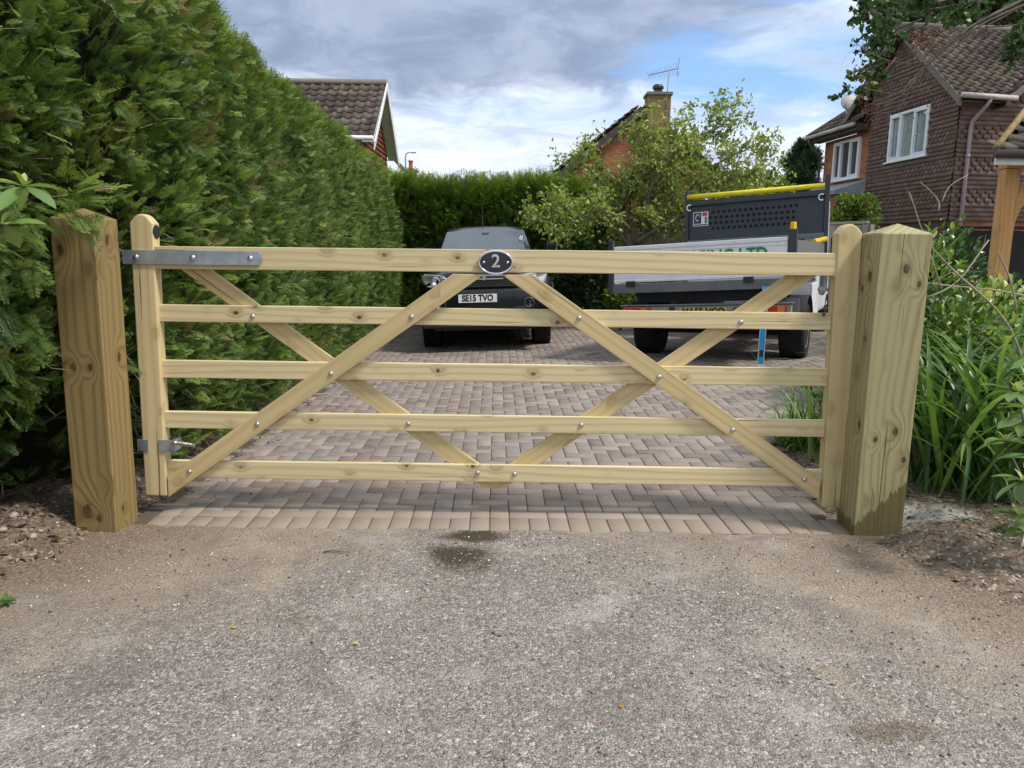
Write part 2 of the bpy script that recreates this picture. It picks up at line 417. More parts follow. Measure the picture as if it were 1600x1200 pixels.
# ------------------------------------------------------------------ gravelly tarmac apron in front of the gate
xs = np.arange(-4.2, 4.6, .03); ys = np.arange(-1.2, Y0-.004, .03); ys = np.append(ys[:-1], np.arange(ys[-1], Y0+.06, .012))
AX, AY = np.meshgrid(xs, ys)
el_ = -2.12-.30*(3.6-AY)*.6+fbm(AX, AY, .5, 31, 5)*.16; er_ = 1.78+.42*(3.55-AY)*.75+fbm(AX, AY, .4, 32, 5)*.16
AZ = .004+fbm(AX, AY, .8, 5)*.006+fbm(AX, AY, .06, 7, 2)*.0022
AZ = AZ-sm(.0, .5, el_-AX)*.13-sm(.0, .5, AX-er_)*.13
AZ = AZ-np.clip(AY-(Y0+.012+fbm(AX, AY, .12, 66, 4)*.045), 0, 1)*.45
nr_, nc_ = AX.shape; idx = np.arange(nr_*nc_).reshape(nr_, nc_)
F_ = np.stack([idx[:-1, :-1], idx[:-1, 1:], idx[1:, 1:], idx[1:, :-1]], -1).reshape(-1, 4)
m, n = new_mat('dusty_tarmac'); p = world_co(n); x_, y_, z_ = n.sep(p)
wp = n.vm('ADD', p, n.vm('SCALE', n.n('ShaderNodeTexNoise').outputs['Color'], sc=0.0))
v1 = n.vor(p, 128); v2 = n.vor(p, 80); v3 = n.vor(n.vm('ADD', p, (3, 1, 0)), 300)
c1 = n.sep(v1.outputs['Color']); c2 = n.sep(v2.outputs['Color']); c3 = n.sep(v3.outputs['Color'])
big = n.noise(p, .9, 5, .6, .4); mid = n.noise(n.vm('ADD', p, (5, 3, 0)), 3.2, 6, .65, .6); fine = n.noise(p, 60, 4, .7)
chip = n.ramp(c1[0], [(0, (.105, .090, .080)), (.3, (.19, .168, .150)), (.6, (.265, .238, .214)), (.85, (.36, .33, .30)), (1, (.56, .53, .49))])
chip2 = n.ramp(c2[1], [(0, (.11, .093, .082)), (.5, (.23, .205, .183)), (.9, (.36, .33, .30)), (1, (.60, .57, .53))])
c = n.mix(n.rng(c2[0], .45, .55), chip, chip2)
c = n.mix(n.m('MULTIPLY', n.rng(v1.outputs['Distance'], .25, .62, 0, 1), .5), c, (.07, .06, .05))
c = n.mix(n.rng(c3[0], .90, .96, 0, .6), c, (.58, .55, .50)); c = n.mix(.17, c, (.285, .238, .195))
# settled brown dust: thick towards the gate and both verges, patchy elsewhere
side_ = n.m('MAXIMUM', n.m('SUBTRACT', n.m('MULTIPLY', x_, -1.0), n.m('ADD', n.m('MULTIPLY', y_, -.42), 2.55)), n.m('SUBTRACT', x_, n.m('ADD', n.m('MULTIPLY', y_, -.45), 2.55)))
dusty = n.m('ADD', n.m('MULTIPLY', n.m('SUBTRACT', y_, 2.35), .62), n.m('MULTIPLY', side_, .75))
dusty = n.m('MAXIMUM', n.m('ADD', dusty, n.m('MULTIPLY', n.m('MAXIMUM', n.rng(x_, -.4, -1.4), n.rng(x_, .1, 1.3)), .26)), n.m('MULTIPLY', side_, 1.1))
dusty = n.m('ADD', dusty, n.m('MULTIPLY', n.m('SUBTRACT', n.m('ADD', n.m('MULTIPLY', mid, .6), n.m('MULTIPLY', big, .6)), .6), 3.4))
dust = n.rng(n.m('ADD', dusty, n.m('MULTIPLY', n.m('SUBTRACT', c1[1], .5), .35)), -.15, .9, 0, .82, True)
dcol = n.mix(n.rng(mid, .35, .65), (.225, .175, .132), (.33, .268, .202))
dcol = n.mix(n.rng(fine, .35, .65), n.vm('SCALE', dcol, sc=.78), n.vm('SCALE', dcol, sc=1.15))
c = n.mix(dust, c, dcol)
pale = n.rng(n.noise(n.vm('ADD', p, (2, 8, 0)), 1.6, 6, .7, .5), .50, .70, 0, .45, True); c = n.mix(pale, c, (.46, .43, .39))
worn = n.rng(n.noise(n.vm('ADD', p, (9, 1, 0)), 2.3, 7, .72, .8), .52, .68, 0, .42, True); c = n.mix(worn, c, (.11, .095, .082))
tan_ = n.rng(n.noise(n.vm('ADD', p, (4, 4, 0)), 1.1, 6, .7, .6), .58, .74, 0, .5, True); c = n.mix(tan_, c, (.34, .26, .175))
def dampspot(cx, cy, rx, ry):
    u = n.m('DIVIDE', n.m('SUBTRACT', x_, cx), rx); v = n.m('DIVIDE', n.m('SUBTRACT', y_, cy), ry)
    d = n.m('SQRT', n.m('ADD', n.m('MULTIPLY', u, u), n.m('MULTIPLY', v, v)))
    return n.rng(n.m('ADD', d, n.m('MULTIPLY', n.m('SUBTRACT', n.m('ADD', n.m('MULTIPLY', mid, .6), n.m('MULTIPLY', fine, .4)), .5), 3.6)), .62, 1.22, 1, 0, True)
s1 = gnd(738, 833); s2 = gnd(712, 872); s3 = gnd(1395, 1145)
damp = n.m('MAXIMUM', dampspot(s1.x, s1.y-.05, .15, .085), dampspot(s2.x, s2.y+.01, .14, .17))
c = n.mix(n.m('MULTIPLY', damp, .92), c, (.045, .035, .020))
c = n.mix(n.m('MULTIPLY', dampspot(s3.x, s3.y, .13, .05), .5), c, (.10, .065, .035))
# soil washed over the verge
soilm = n.rng(n.m('ADD', side_, n.m('MULTIPLY', n.m('SUBTRACT', mid, .5), 1.0)), .15, .75, 0, .95, True)
c = n.mix(soilm, c, n.mix(n.rng(fine, .35, .65), (.125, .09, .065), (.27, .205, .150)))
h = n.m('ADD', n.m('MULTIPLY', v1.outputs['Distance'], -1.0), n.m('MULTIPLY', v2.outputs['Distance'], -.8)); h = n.m('ADD', h, n.m('MULTIPLY', fine, .5))
TARMAC = fin(m, n, c, n.rng(damp, 0, 1, .85, .45), .2, 0, n.bump(h, .9, .006))
ro = link('road', npmesh('road', np.stack([AX, AY, AZ], -1).reshape(-1, 3), F_, smooth=True), TARMAC); kind(ro, 'structure')

# loose chippings lying on it
rg = np.random.default_rng(11)
def pebble_t(rg, k=5):
    out = []
    for _ in range(k):
        V = []
        for z, r in ((0, .8), (.45, 1.0), (.8, .55)):
            for a in range(4):
                t = a*PI/2+rg.uniform(-.35, .35); q = r*rg.uniform(.65, 1.1); V.append((q*math.cos(t), q*math.sin(t)*.8, z*.8))
        Fq = [(i*4+j, i*4+(j+1) % 4, i*4+4+(j+1) % 4, i*4+4+j) for i in range(2) for j in range(4)]+[(8, 9, 10, 11)]
        out.append((np.array(V), np.array(Fq)))
    return out
m, n = new_mat('loose_stone'); rn = attr(n, 'rnd')
ST = fin(m, n, n.ramp(rn, [(0, (.075, .066, .058)), (.35, (.17, .15, .13)), (.7, (.32, .285, .25)), (1, (.62, .59, .55))]), .85, .25)
def stones(name, x, y, z, s, seed, mat=ST):
    rg = np.random.default_rng(seed); k = len(x); T = pebble_t(rg)
    return scatter(name, T, np.stack([x, y, z], 1), np.stack([rg.normal(size=k), rg.normal(size=k), np.zeros(k)], 1), s, rg.random(k), rg, mat, roll=.25)
k = 9500; x = rg.uniform(-2.6, 2.6, k); y = 1.55+(Y0-1.6)*rg.random(k)**.8
d_ = fbm(x, y, .7, 44)+.35*rg.normal(size=k); keep = d_ > -.25; x, y = x[keep], y[keep]
kind(stones('loose_chippings', x, y, np.full(len(x), .0045)+fbm(x, y, .8, 5)*.006, rg.gamma(3.0, .00115, len(x)).clip(.001, .009), 5), 'stuff')
# stones and crumbs on both verges
k = 5200; x = np.concatenate([rg.uniform(-4, -1.85, k//2), rg.uniform(1.5, 4.2, k//2)]); y = rg.uniform(2.1, 5.0, len(x))
kind(stones('verge_stones', x, y, ground_z(x, y)+.0, rg.gamma(2.2, .0022, len(x)).clip(.0015, .022), 6), 'stuff')

# ------------------------------------------------------------------ block-paved drive (herringbone, header course at the gate)
th = R(1.3); ct, st = math.cos(th), math.sin(th)
def pv(u, v): return (u*ct-v*st, Y0+u*st+v*ct)
V = []; F = []; A = []; rgp = random.Random(3); g = .0021; ch = .0042
def brick(u0, v0, u1, v1):
    cx, cy = pv((u0+u1)/2, (v0+v1)/2)
    if cx < edge_l(cy)+rgp.uniform(-.03, .03) or cx > edge_r(cy)+.05*rgp.uniform(-1, 1): return
    if min(u1-u0, v1-v0) < .025: return
    dz = rgp.gauss(0, .0011); tx = rgp.gauss(0, .006); ty = rgp.gauss(0, .006); r = rgp.random(); b = len(V)
    for e, z in ((g, -.014), (g, -.004), (g+ch, 0.0)):
        for u, v in ((u0+e, v0+e), (u1-e, v0+e), (u1-e, v1-e), (u0+e, v1-e)):
            X, Y = pv(u, v); V.append((X, Y, gz(X, Y)+z+dz+tx*(u-u0-.05)+ty*(v-v0-.05))); A.append(r)
    for k in (0, 4):
        for i in range(4): j = (i+1) % 4; F.append((b+k+i, b+k+j, b+k+4+j, b+k+4+i))
    F.append((b+8, b+9, b+10, b+11))
for i in range(-20, 19): brick(i*.1, 0, i*.1+.1, .2)
for i in range(-32, 64):
    for j in range(-2, 118):
        kk = (i-j) % 4
        if kk == 0: u0, v0, u1, v1 = i*.1, j*.1, i*.1+.2, j*.1+.1
        elif kk == 3: u0, v0, u1, v1 = i*.1, j*.1, i*.1+.1, j*.1+.2
        else: continue
        v0 += .2; v1 += .2; v0 = max(v0, .2)
        if v1-v0 > .03: brick(u0, v0, u1, v1)
m, n = new_mat('block_paving'); p = world_co(n); rn = attr(n, 'rnd'); x_, y_, z_ = n.sep(p)
c = n.ramp(rn, [(0, (.165, .132, .113)), (.3, (.22, .175, .150)), (.6, (.255, .212, .185)), (.8, (.225, .195, .178)), (1, (.31, .245, .20))])
gr = n.noise(p, 170, 5, .75); md = n.noise(p, 14, 5, .65); bg_ = n.noise(p, 1.3, 5, .6, .3)
c = n.mix(n.rng(gr, .3, .7, 0, 1), n.vm('SCALE', c, sc=.72), n.vm('SCALE', c, sc=1.22))
c = n.mix(n.rng(md, .45, .75, 0, .45), c, (.27, .225, .19))
spk = n.sep(n.vor(p, 260).outputs['Color'])[0]; c = n.mix(n.rng(spk, .88, .95, 0, .5), c, (.42, .39, .35))
c = n.mix(n.rng(bg_, .52, .7, 0, .4, True), c, (.12, .10, .088))
# dust tracked in over the first courses
fr = n.rng(n.m('ADD', n.m('SUBTRACT', y_, Y0), n.m('MULTIPLY', n.m('SUBTRACT', md, .5), .5)), -.05, .75, .85, 0, True)
c = n.mix(fr, c, n.mix(gr, (.20, .155, .115), (.36, .30, .235)))
PAVE = fin(m, n, c, .85, .2, 0, n.bump(n.m('ADD', gr, n.m('MULTIPLY', md, .6)), .6, .0025))
me = npmesh('driveway', np.array(V), np.array(F), {'rnd': A}); do = link('driveway', me, PAVE); kind(do, 'structure')
# jointing sand below the blocks
m, n = new_mat('joint_sand'); p = world_co(n)
JS = fin(m, n, n.mix(n.noise(p, 40, 4, .7), (.045, .036, .027), (.155, .125, .095)), .95, .1)
mb = MB(); rows = []
for v in np.linspace(Y0-.002, 15.3, 80): rows.append([(x, v, gz(x, v)-.0075+.0030*math.exp(-max(0, v-Y0)/.35)) for x in np.linspace(edge_l(v)-.05, edge_r(v)-.02, 40)])
mb.grid(rows); kind(mb.build('jointing_sand', JS, smooth=True), 'structure')

# ------------------------------------------------------------------ gate posts
def post(px0, py, px1, Yf, wdt, H, yaw, mat, label, name='gate_post', dz=.0, apex=.046):
    """square post; px0..px1 its front face at height py; local X runs up the post"""
    c0 = at(px0, py, Yf); c1 = at(px1, py, Yf); cx = (c0.x+c1.x)/2; hw = wdt/2; mb = MB()
    b = .0; vs = []
    for x, s in ((-.25, 1), (H-.006, 1), (H, .965)): vs += [(x, -hw*s, -hw*s), (x, hw*s, -hw*s), (x, hw*s, hw*s), (x, -hw*s, hw*s)]
    vs.append((H+apex, 0, 0)); fs = []
    for k in (0, 4):
        for i in range(4): j = (i+1) % 4; fs.append((k+i, k+j, k+4+j, k+4+i))
    for i in range(4): fs.append((8+i, 8+(i+1) % 4, 12))
    fs.append((3, 2, 1, 0)); mb.add(vs, fs)
    # long verticals get a few cuts so the bevel reads as a worn arris
    o = mb.build(name, mat, bev=.004, loc=(cx, Yf+hw, dz), rot=(0, -PI/2, yaw)); tag(o, label, 'gate post'); return o
post(92, 600, 174, 3.50, .2, 1.475, R(-2), W_POST, 'brown square timber gate post under the conifer hedge, hinge side')
post(1358, 600, 1435, 3.585, .230, 1.462, R(-3), W_POSTG, 'greenish square timber gate post with a damp stained foot beside strap leaved plants', dz=0)

# ------------------------------------------------------------------ five-bar gate
GYF = 3.80
gate = thing('five_bar_gate', 'wide pale timber five bar gate with crossed braces and oval number plaque', 'gate', (-.1, GYF, 0))
g0 = Vector(gate.location)
def gp(px, py): p = at(px, py, GYF)-g0; return Vector((p.x, 0, p.z))
def board(name, p0, p1, wd, y0, y1, mat, poly=None, bev=.003, cuts=None):
    d = p1-p0; L = d.length; a = math.atan2(d.z, d.x); mb = MB()
    if poly is None: mb.box((0, y0, -wd/2), (L, y1, wd/2))
    else: mb.prism([(x, y0, z) for x, z in poly(L)], (0, y1-y0, 0))
    return mb.build(name, mat, gate, bev=bev, loc=p0, rot=(0, -a, 0))
# stiles with weathered, arched tops
def stile(name, pxb, pxt, pyt, pyb, wd, depth):
    b = gp(pxb, pyb); t = gp(pxt, pyt); H = (t-b).length; mb = MB(); a = math.atan2(t.z-b.z, t.x-b.x)
    n = 8; top = [(H-.045+.045*math.sin(PI*i/n)**.9, wd/2-wd*i/n) for i in range(n+1)]
    prof = [(0, -wd/2), (0, wd/2)]+top; m0 = len(prof)
    mb.prism([(x, 0, z) for x, z in prof], (0, depth, 0))
    return mb.build(name, mat=W_STILE, parent=gate, bev=.007, loc=b, rot=(0, -a, 0))
SW = .112
s_l = stile('hanging_stile', 244, 219, 334, 775, SW, .075)
s_r = stile('closing_stile', 1302, 1330, 350, 793, .118, .075)
# rails
rl = [('top_rail', 238, 1313, (384.0, 420.5), (396.5, 430.5), .112, .006, .066)]
for k, (yl, yr) in enumerate((((476, 503.5), (490, 517)), ((563.5, 592), (577, 605)), ((644, 671), (658, 685.5)), ((721, 748.5), (736, 763.5)))):
    xl = 249+k*4.6; xr = 1301-k*4.6
    rl.append(('rail', xl, xr, yl, yr, .092, .026, .052))
RZ = []
for nm, xl, xr, yl, yr, wd, ya, yb in rl:
    a_ = gp(xl-6, (yl[0]+yl[1])/2); b_ = gp(xr+6, (yr[0]+yr[1])/2); RZ.append((a_, b_))
    wd = abs(gp(xl, yl[0]).z-gp(xl, yl[1]).z)*.98
    board(nm, a_, b_, wd, ya, yb, W_RAIL, bev=.004)
def braceb(pa, pb, y0, y1, wpx, cutA=None, cutB=None):
    """diagonal brace; cut 'v' = vertical end against a stile, 'h' = level end under the top rail"""
    A_, B_ = gp(*pa), gp(*pb); d = B_-A_; al = math.atan2(d.z, d.x); w2 = wpx/2
    def poly(L):
        def e(c, x0):
            if c == 'v': t = math.tan(al); return (x0+w2*t, x0-w2*t)      # (x at z=+w2, x at z=-w2)
            if c == 'h': t = 1/math.tan(al); return (x0-w2*t, x0+w2*t)
            return (x0, x0)
        (tu, tl), (bu, bl) = e(cutA, 0), e(cutB, L)
        return [(tl, -w2), (bl, -w2), (bu, w2), (tu, w2)]
    return board('brace', A_, B_, 0, y0, y1, W_BRACE, poly, bev=.0025)
BW = .090
braceb((262, 761), (732, 428.5), .0005, .0255, BW, 'v', 'h')
braceb((809, 429.5), (1281, 766), .0005, .0255, BW, 'h', 'v')
def clip(poly, P, nv):
    out = []
    for (a0, a1) in zip(poly, poly[1:]+poly[:1]):
        d0 = (a0[0]-P[0])*nv[0]+(a0[1]-P[1])*nv[1]; d1 = (a1[0]-P[0])*nv[0]+(a1[1]-P[1])*nv[1]
        if d0 <= 0: out.append(a0)
        if d0*d1 < 0: t = d0/(d0-d1); out.append((a0[0]+(a1[0]-a0[0])*t, a0[1]+(a1[1]-a0[1])*t))
    return out
def backb(pa, pb, s):
    A_, B_ = gp(*pa), gp(*pb); d = (B_-A_).normalized(); nn = Vector((-d.z, 0, d.x)); w2 = .044; E = B_+d*.3; A2 = A_-d*.3
    pl = [(q.x, q.z) for q in (A2-nn*w2, E-nn*w2, E+nn*w2, A2+nn*w2)]
    top = gp(pa[0], pa[1]); mid_ = gp(771, 760); low = gp(771, 768)
    pl = clip(pl, (top.x, top.z), (0, 1)); pl = clip(pl, (mid_.x-s*.0012, 0), (s, 0)); pl = clip(pl, (0, low.z), (0, -1))
    a_ = math.atan2(d.z, d.x); L0 = A_; loc_ = []
    for x, z in pl: r = Vector((x, 0, z))-L0; loc_.append((r.dot(d), r.dot(nn)))
    mb = MB(); mb.prism([(x, .0525, z) for x, z in loc_], (0, .0215, 0)); return mb.build('brace', W_BRACE, gate, bev=.0025, loc=L0, rot=(0, -a_, 0))
backb((296, 419.5), (790, 776), 1); backb((1259, 431), (752, 776), -1)
# coach bolts
def bolt_mesh(mb, p, r, out=-1):
    prof = [(r, 0), (r*.97, r*.25), (r*.75, r*.5), (r*.4, r*.66), (r*.05, r*.7)]
    mb.lathe(prof, 14, Matrix.Translation(p) @ Matrix.Rotation(PI/2, 4, 'X'))
for (px, py, yy) in ((643, 495, 0), (517, 584, 0), (402, 663, 0), (296, 737, 0), (905, 497, 0), (1030, 589, 0), (1145, 672, 0), (1257, 749, 0),
                     (392, 495, .0255), (1160, 504, .0255), (637, 664, .0255), (909, 666, .0255), (746, 741, .0255), (804, 743, .0255)):
    p = gp(px, py); mb = MB(); bolt_mesh(mb, (0, 0, 0), .0125); mb.build('bolt', STEEL, gate, True, loc=(p.x, yy, p.z))
# top hinge strap, wrapped round the hanging stile
a_ = gp(198, 401.5); b_ = gp(410, 404); L = (b_-a_).length; al = math.atan2(b_.z-a_.z, b_.x-a_.x); mb = MB(); hw = .034
pl = [(-.012, -hw), (L-.016, -hw), (L-.004, -hw*.6), (L, 0), (L-.004, hw*.6), (L-.016, hw), (-.012, hw)]
mb.prism([(x, -.0075, z) for x, z in pl], (0, .0065, 0)); mb.box((-.018, -.0075, -hw), (-.0125, .085, hw))
hs = mb.build('hinge_strap', GALV, gate, bev=.0015, loc=(a_.x, -.0005, a_.z), rot=(0, -al, 0))
for fx in (.075, .49, .915):
    mb = MB(); bolt_mesh(mb, (0, 0, 0), .014); mb.build('bolt', STEEL, hs, True, loc=(L*fx, -.0075, 0))
# bottom hinge: clamp round the stile with a threaded adjuster
c_ = gp(244, 696); mb = MB()
xl, xr = gp(232, 696).x, gp(254, 696).x
mb.box((gp(219, 696).x, -.006, c_.z-.030), (gp(232, 696).x, -.0005, c_.z+.030)); mb.box((gp(217, 696).x-.004, -.006, c_.z-.03), (gp(217, 696).x, .08, c_.z+.03))
mb.build('hinge_clamp', GALV, gate, bev=.001); mb = MB(); mb.box((gp(249, 696).x, -.006, c_.z-.033), (gp(270, 696).x+.002, -.0005, c_.z+.030)); mb.box((gp(270, 696).x+.0025, -.006, c_.z-.033), (gp(270, 696).x+.0085, .082, c_.z+.03))
hb = mb.build('hinge_clamp', GALV, gate, bev=.001)
mb = MB(); q = gp(272, 692)
mb.cyl((q.x-.006, -.004, q.z+.004), (q.x+.115, -.03, q.z-.004), .0095, n=14)
mb.cyl((q.x+.0, -.005, q.z+.004), (q.x+.016, -.009, q.z+.003), .019, n=6)
for i in range(18): x = q.x+.03+i*.0045; f = (x-q.x)/.115; mb.cyl((x, -.004-.026*f, q.z+.004-.008*f), (x+.002, -.004-.026*f-.0005, q.z+.004-.008*f), .0108, n=12)
mb.build('adjuster_bolt', STEEL, hb)
# dark round plug on the inner face of the hanging stile
q = gp(241, 362); mb = MB(); mb.cyl((q.x-.035, .036, q.z), (q.x-.004, .036, q.z), .034, n=24); mb.build('hole_plug', BLACKP, gate, bev=.002)
# latch keep behind the closing stile
q = gp(1301, 450); mb = MB(); mb.box((q.x-.012, .08, q.z-.02), (q.x+.004, .14, q.z+.1)); mb.cyl((q.x-.03, .1, q.z-.01), (q.x+.02, .1, q.z-.01), .011, n=10); mb.cyl((q.x-.01, .09, q.z-.012), (q.x-.01, .11, q.z-.03), .016, n=10)
mb.build('latch', GALV, gate, bev=.001)
# oval number plaque
q = gp(774.5, 410); PL = bpy.data.objects.new('number_plaque', None)
a1, b1 = .0855, .0585
def oval(a, b, n=48): return [(a*math.cos(2*PI*i/n), b*math.sin(2*PI*i/n)) for i in range(n)]
mb = MB(); mb.prism([(x, -.006, z) for x, z in oval(a1-.006, b1-.006)], (0, .012, 0))
pq = mb.build('number_plaque', plain('plaque_black', (.012, .013, .02), .18, 0, .1, coat=.6), gate, loc=(q.x, 0, q.z))
mb = MB(); rows = []
for dr, dy in ((-.009, -.0061), (-.0075, -.0105), (-.003, -.0115), (.0, -.009), (.0012, .006)):
    rows.append([(x, dy, z) for x, z in oval(a1+dr, b1+dr)]+[(a1+dr, dy, 0)])
mb.grid(rows); mb.build('rim', CHROME, pq, True)
text('numeral', '2', .088, CHROME, pq, Matrix.Translation((.001, -.0085, .004)) @ UP, .003, .0012, label=None)
for s in (-1, 1):
    mb = MB(); bolt_mesh(mb, (0, 0, 0), .0065); mb.build('screw', CHROME, pq, True, loc=(s*.058, -.006, 0))
bpy.data.objects.remove(PL)
# ------------------------------------------------------------------ leaf shapes
def conifer_t(rg, pairs, sub, wide):
    """flat cypress frond: stem, alternate branchlets, short scale twigs; length 1 along Y"""
    V = []; F = []
    def dia(a, b, wd, z=0.0, z2=0.0):
        a = np.array(a); b = np.array(b); d = b-a; nrm = np.array([-d[1], d[0]]); nrm = nrm/(np.linalg.norm(nrm)+1e-9)*wd
        k = len(V); m_ = a+d*.45
        V.extend([(a[0], a[1], z), (m_[0]+nrm[0], m_[1]+nrm[1], (z+z2)/2+wd*.5), (b[0], b[1], z2), (m_[0]-nrm[0], m_[1]-nrm[1], (z+z2)/2)]); F.append((k, k+1, k+2, k+3))
    dia((0, 0), (0, .97), .010*wide, 0, -.05)
    for i in range(pairs):
        t = .10+.85*i/pairs; L = (.42*(1-t)**.75+.05)*rg.uniform(.75, 1.15)
        for s in (-1, 1):
            if rg.random() < .06: continue
            t2 = t+(0 if s < 0 else .04); an = R(rg.uniform(36, 52)); dx, dy = s*math.sin(an), math.cos(an); z = rg.uniform(-.06, .06)
            a = (0, t2); b = (dx*L, t2+dy*L); dia(a, b, .014*wide if sub else .030*wide, -.02*t, z-.05*L)
            for j in range(sub):
                u = .22+.7*j/max(sub, 1); l2 = L*(.42*(1-u)+.14)
                for s3 in (-1, 1):
                    a2 = an*s+s3*R(42); px, py = a[0]+(b[0]-a[0])*u, a[1]+(b[1]-a[1])*u
                    dia((px, py), (px+math.sin(a2)*l2, py+math.cos(a2)*l2), .014*wide, z*u, z*u-.02)
    return np.array(V, float), np.array(F)
def broad_t(W=.32, fold=.10, curl=.18, prof=(0.10, .75, 1.0, .78, 0.04), wavy=0):
    V = []; F = []; n = len(prof)
    for i, q in enumerate(prof):
        t = i/(n-1); z = -curl*t*t
        V += [(-W*q/2, t, z+fold*q+wavy*math.sin(t*9)), (0, t, z), (W*q/2, t, z+fold*q-wavy*math.sin(t*8))]
    for i in range(n-1):
        b = i*3; F += [(b, b+1, b+4, b+3), (b+1, b+2, b+5, b+4)]
    return np.array(V, float), np.array(F)
def dia_t(W=.5, fold=.12):
    return np.array([(0, 0, 0), (W/2, .45, fold), (0, 1, -.05), (-W/2, .45, fold)], float), np.array([(0, 1, 2, 3)])

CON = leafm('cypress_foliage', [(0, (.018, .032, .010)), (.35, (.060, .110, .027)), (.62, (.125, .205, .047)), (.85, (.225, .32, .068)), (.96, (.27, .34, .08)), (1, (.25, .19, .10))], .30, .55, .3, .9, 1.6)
CON2 = leafm('cypress_foliage_far', [(0, (.022, .040, .008)), (.4, (.070, .125, .018)), (.7, (.14, .22, .028)), (1, (.28, .34, .05))], .32, .55, .3, .9, 1.1)
BARK = plain('bark', (.13, .105, .08), .9, 0, .35, 9, .6, .15)
TWIG = plain('dead_twig', (.30, .25, .19), .85, 0, .3, 12, .3, .15)
m, n = new_mat('hedge_inner_shade'); p = world_co(n)
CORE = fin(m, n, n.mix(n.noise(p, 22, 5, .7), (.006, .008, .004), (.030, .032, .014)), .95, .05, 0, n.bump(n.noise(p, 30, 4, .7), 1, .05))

# ------------------------------------------------------------------ the long conifer hedge
rg = np.random.default_rng(21)
def hx(y, z):
    b = np.interp(y, [1.8, 2.8, 3.3, 3.62, 3.85, 4.3, 15.6], [-2.45, -2.30, -2.24, -2.2, -2.0, -1.86, -2.25])
    nearf = sm(4.6, 3.8, y)
    b = b+.22*sm(1.45, 2.0, z)*sm(4.2, 3.2, y)-.34*sm(.75, .15, z)*nearf-.10*sm(.8, .1, z)*(1-nearf)
    b = b-.16*sm(1.3, 2.7, z)*sm(3.9, 5.2, y)-.06*sm(1.6, 2.9, z)*sm(5, 8, y)
    return b+fbm(y, z*1.0, .9, 51, 3)*.11+fbm(y+3, z, .28, 52, 2)*.05
def htop(y): return 2.80+fbm(y, y*0, .6, 53, 2)*.06
fr_hi = [conifer_t(rg, 10, 3, .72) for _ in range(4)]; fr_md = [conifer_t(rg, 8, 0, .78) for _ in range(4)]
hedge = thing('conifer_hedge', 'tall dense green conifer hedge running along the left side of the drive', 'hedge', (-2.6, 3.7, 0))
H0 = Vector(hedge.location)
def face_sprays(name, n_, y0, y1, T, smin, smax, dens_pow=1.0, z0=.12):
    y = y0+(y1-y0)*rg.random(n_)**dens_pow; z = z0+(htop(y)-z0)*rg.random(n_)
    sparse = (z < .55) & (y < 4.3) & (rg.random(n_) < .75); y, z = y[~sparse], z[~sparse]; k = len(y)
    dep = rg.gamma(1.3, .055, k); x = hx(y, z)-dep+.04
    tuft = vn(y*1.0, z, .33, 71)[:, None]; tz = vn(y+9, z, .33, 72)[:, None]      # neighbouring fronds share a lean
    d = np.stack([np.full(k, .75), rg.normal(-.05, .55, k)-.25*sm(4.6, 3.2, y), rg.normal(.18, .5, k)+.15*sm(5, 7, y)], 1)+np.concatenate([tuft*0, tuft*.35, tz*.3+.22], 1)
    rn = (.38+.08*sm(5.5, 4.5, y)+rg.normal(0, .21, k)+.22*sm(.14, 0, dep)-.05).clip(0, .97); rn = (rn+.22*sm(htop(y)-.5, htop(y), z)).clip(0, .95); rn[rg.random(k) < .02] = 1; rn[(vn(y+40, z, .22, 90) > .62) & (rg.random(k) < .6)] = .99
    return scatter(name, T, np.stack([x, y, z], 1)-np.array(H0), d, rg.uniform(smin, smax, k), rn, rg, CON, hedge, roll=1.1)
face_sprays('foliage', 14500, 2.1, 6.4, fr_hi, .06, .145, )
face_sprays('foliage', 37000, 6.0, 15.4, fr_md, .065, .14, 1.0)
# clipped top, shoots pointing up; the light on them is put into lighter leaf colour
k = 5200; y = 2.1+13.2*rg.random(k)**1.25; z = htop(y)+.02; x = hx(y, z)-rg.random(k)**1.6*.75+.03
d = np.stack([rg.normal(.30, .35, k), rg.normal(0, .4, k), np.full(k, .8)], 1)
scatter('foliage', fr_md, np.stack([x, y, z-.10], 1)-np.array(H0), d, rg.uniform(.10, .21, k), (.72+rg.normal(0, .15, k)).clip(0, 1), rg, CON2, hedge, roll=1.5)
# solid near-black backing sheet; the hedge's inner shade is in its colour
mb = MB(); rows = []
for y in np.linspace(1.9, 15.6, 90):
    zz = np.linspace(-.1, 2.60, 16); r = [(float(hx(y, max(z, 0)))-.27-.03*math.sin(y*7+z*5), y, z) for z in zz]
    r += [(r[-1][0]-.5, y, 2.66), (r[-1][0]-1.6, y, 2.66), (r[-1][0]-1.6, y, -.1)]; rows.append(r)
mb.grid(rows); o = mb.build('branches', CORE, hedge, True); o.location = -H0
mb = MB()
for i in range(150):
    y = rg.uniform(2.4, 6.0); z = rg.uniform(.1, 2.4) if i % 3 else rg.uniform(.1, .9); x = float(hx(y, z))-.25
    p = Vector((x, y, z)); d = Vector((1, rg.normal(-.3, .6), rg.normal(.2, .5))).normalized(); pts = [p]
    for s in range(5): d = (d+Vector(rg.normal(0, .22, 3))).normalized(); pts.append(pts[-1]+d*.085)
    mb.tube(pts, [.006, .005, .004, .003, .002, .001], 5)
o = mb.build('twigs', TWIG, hedge, True); o.location = -H0; kind(o, 'stuff')
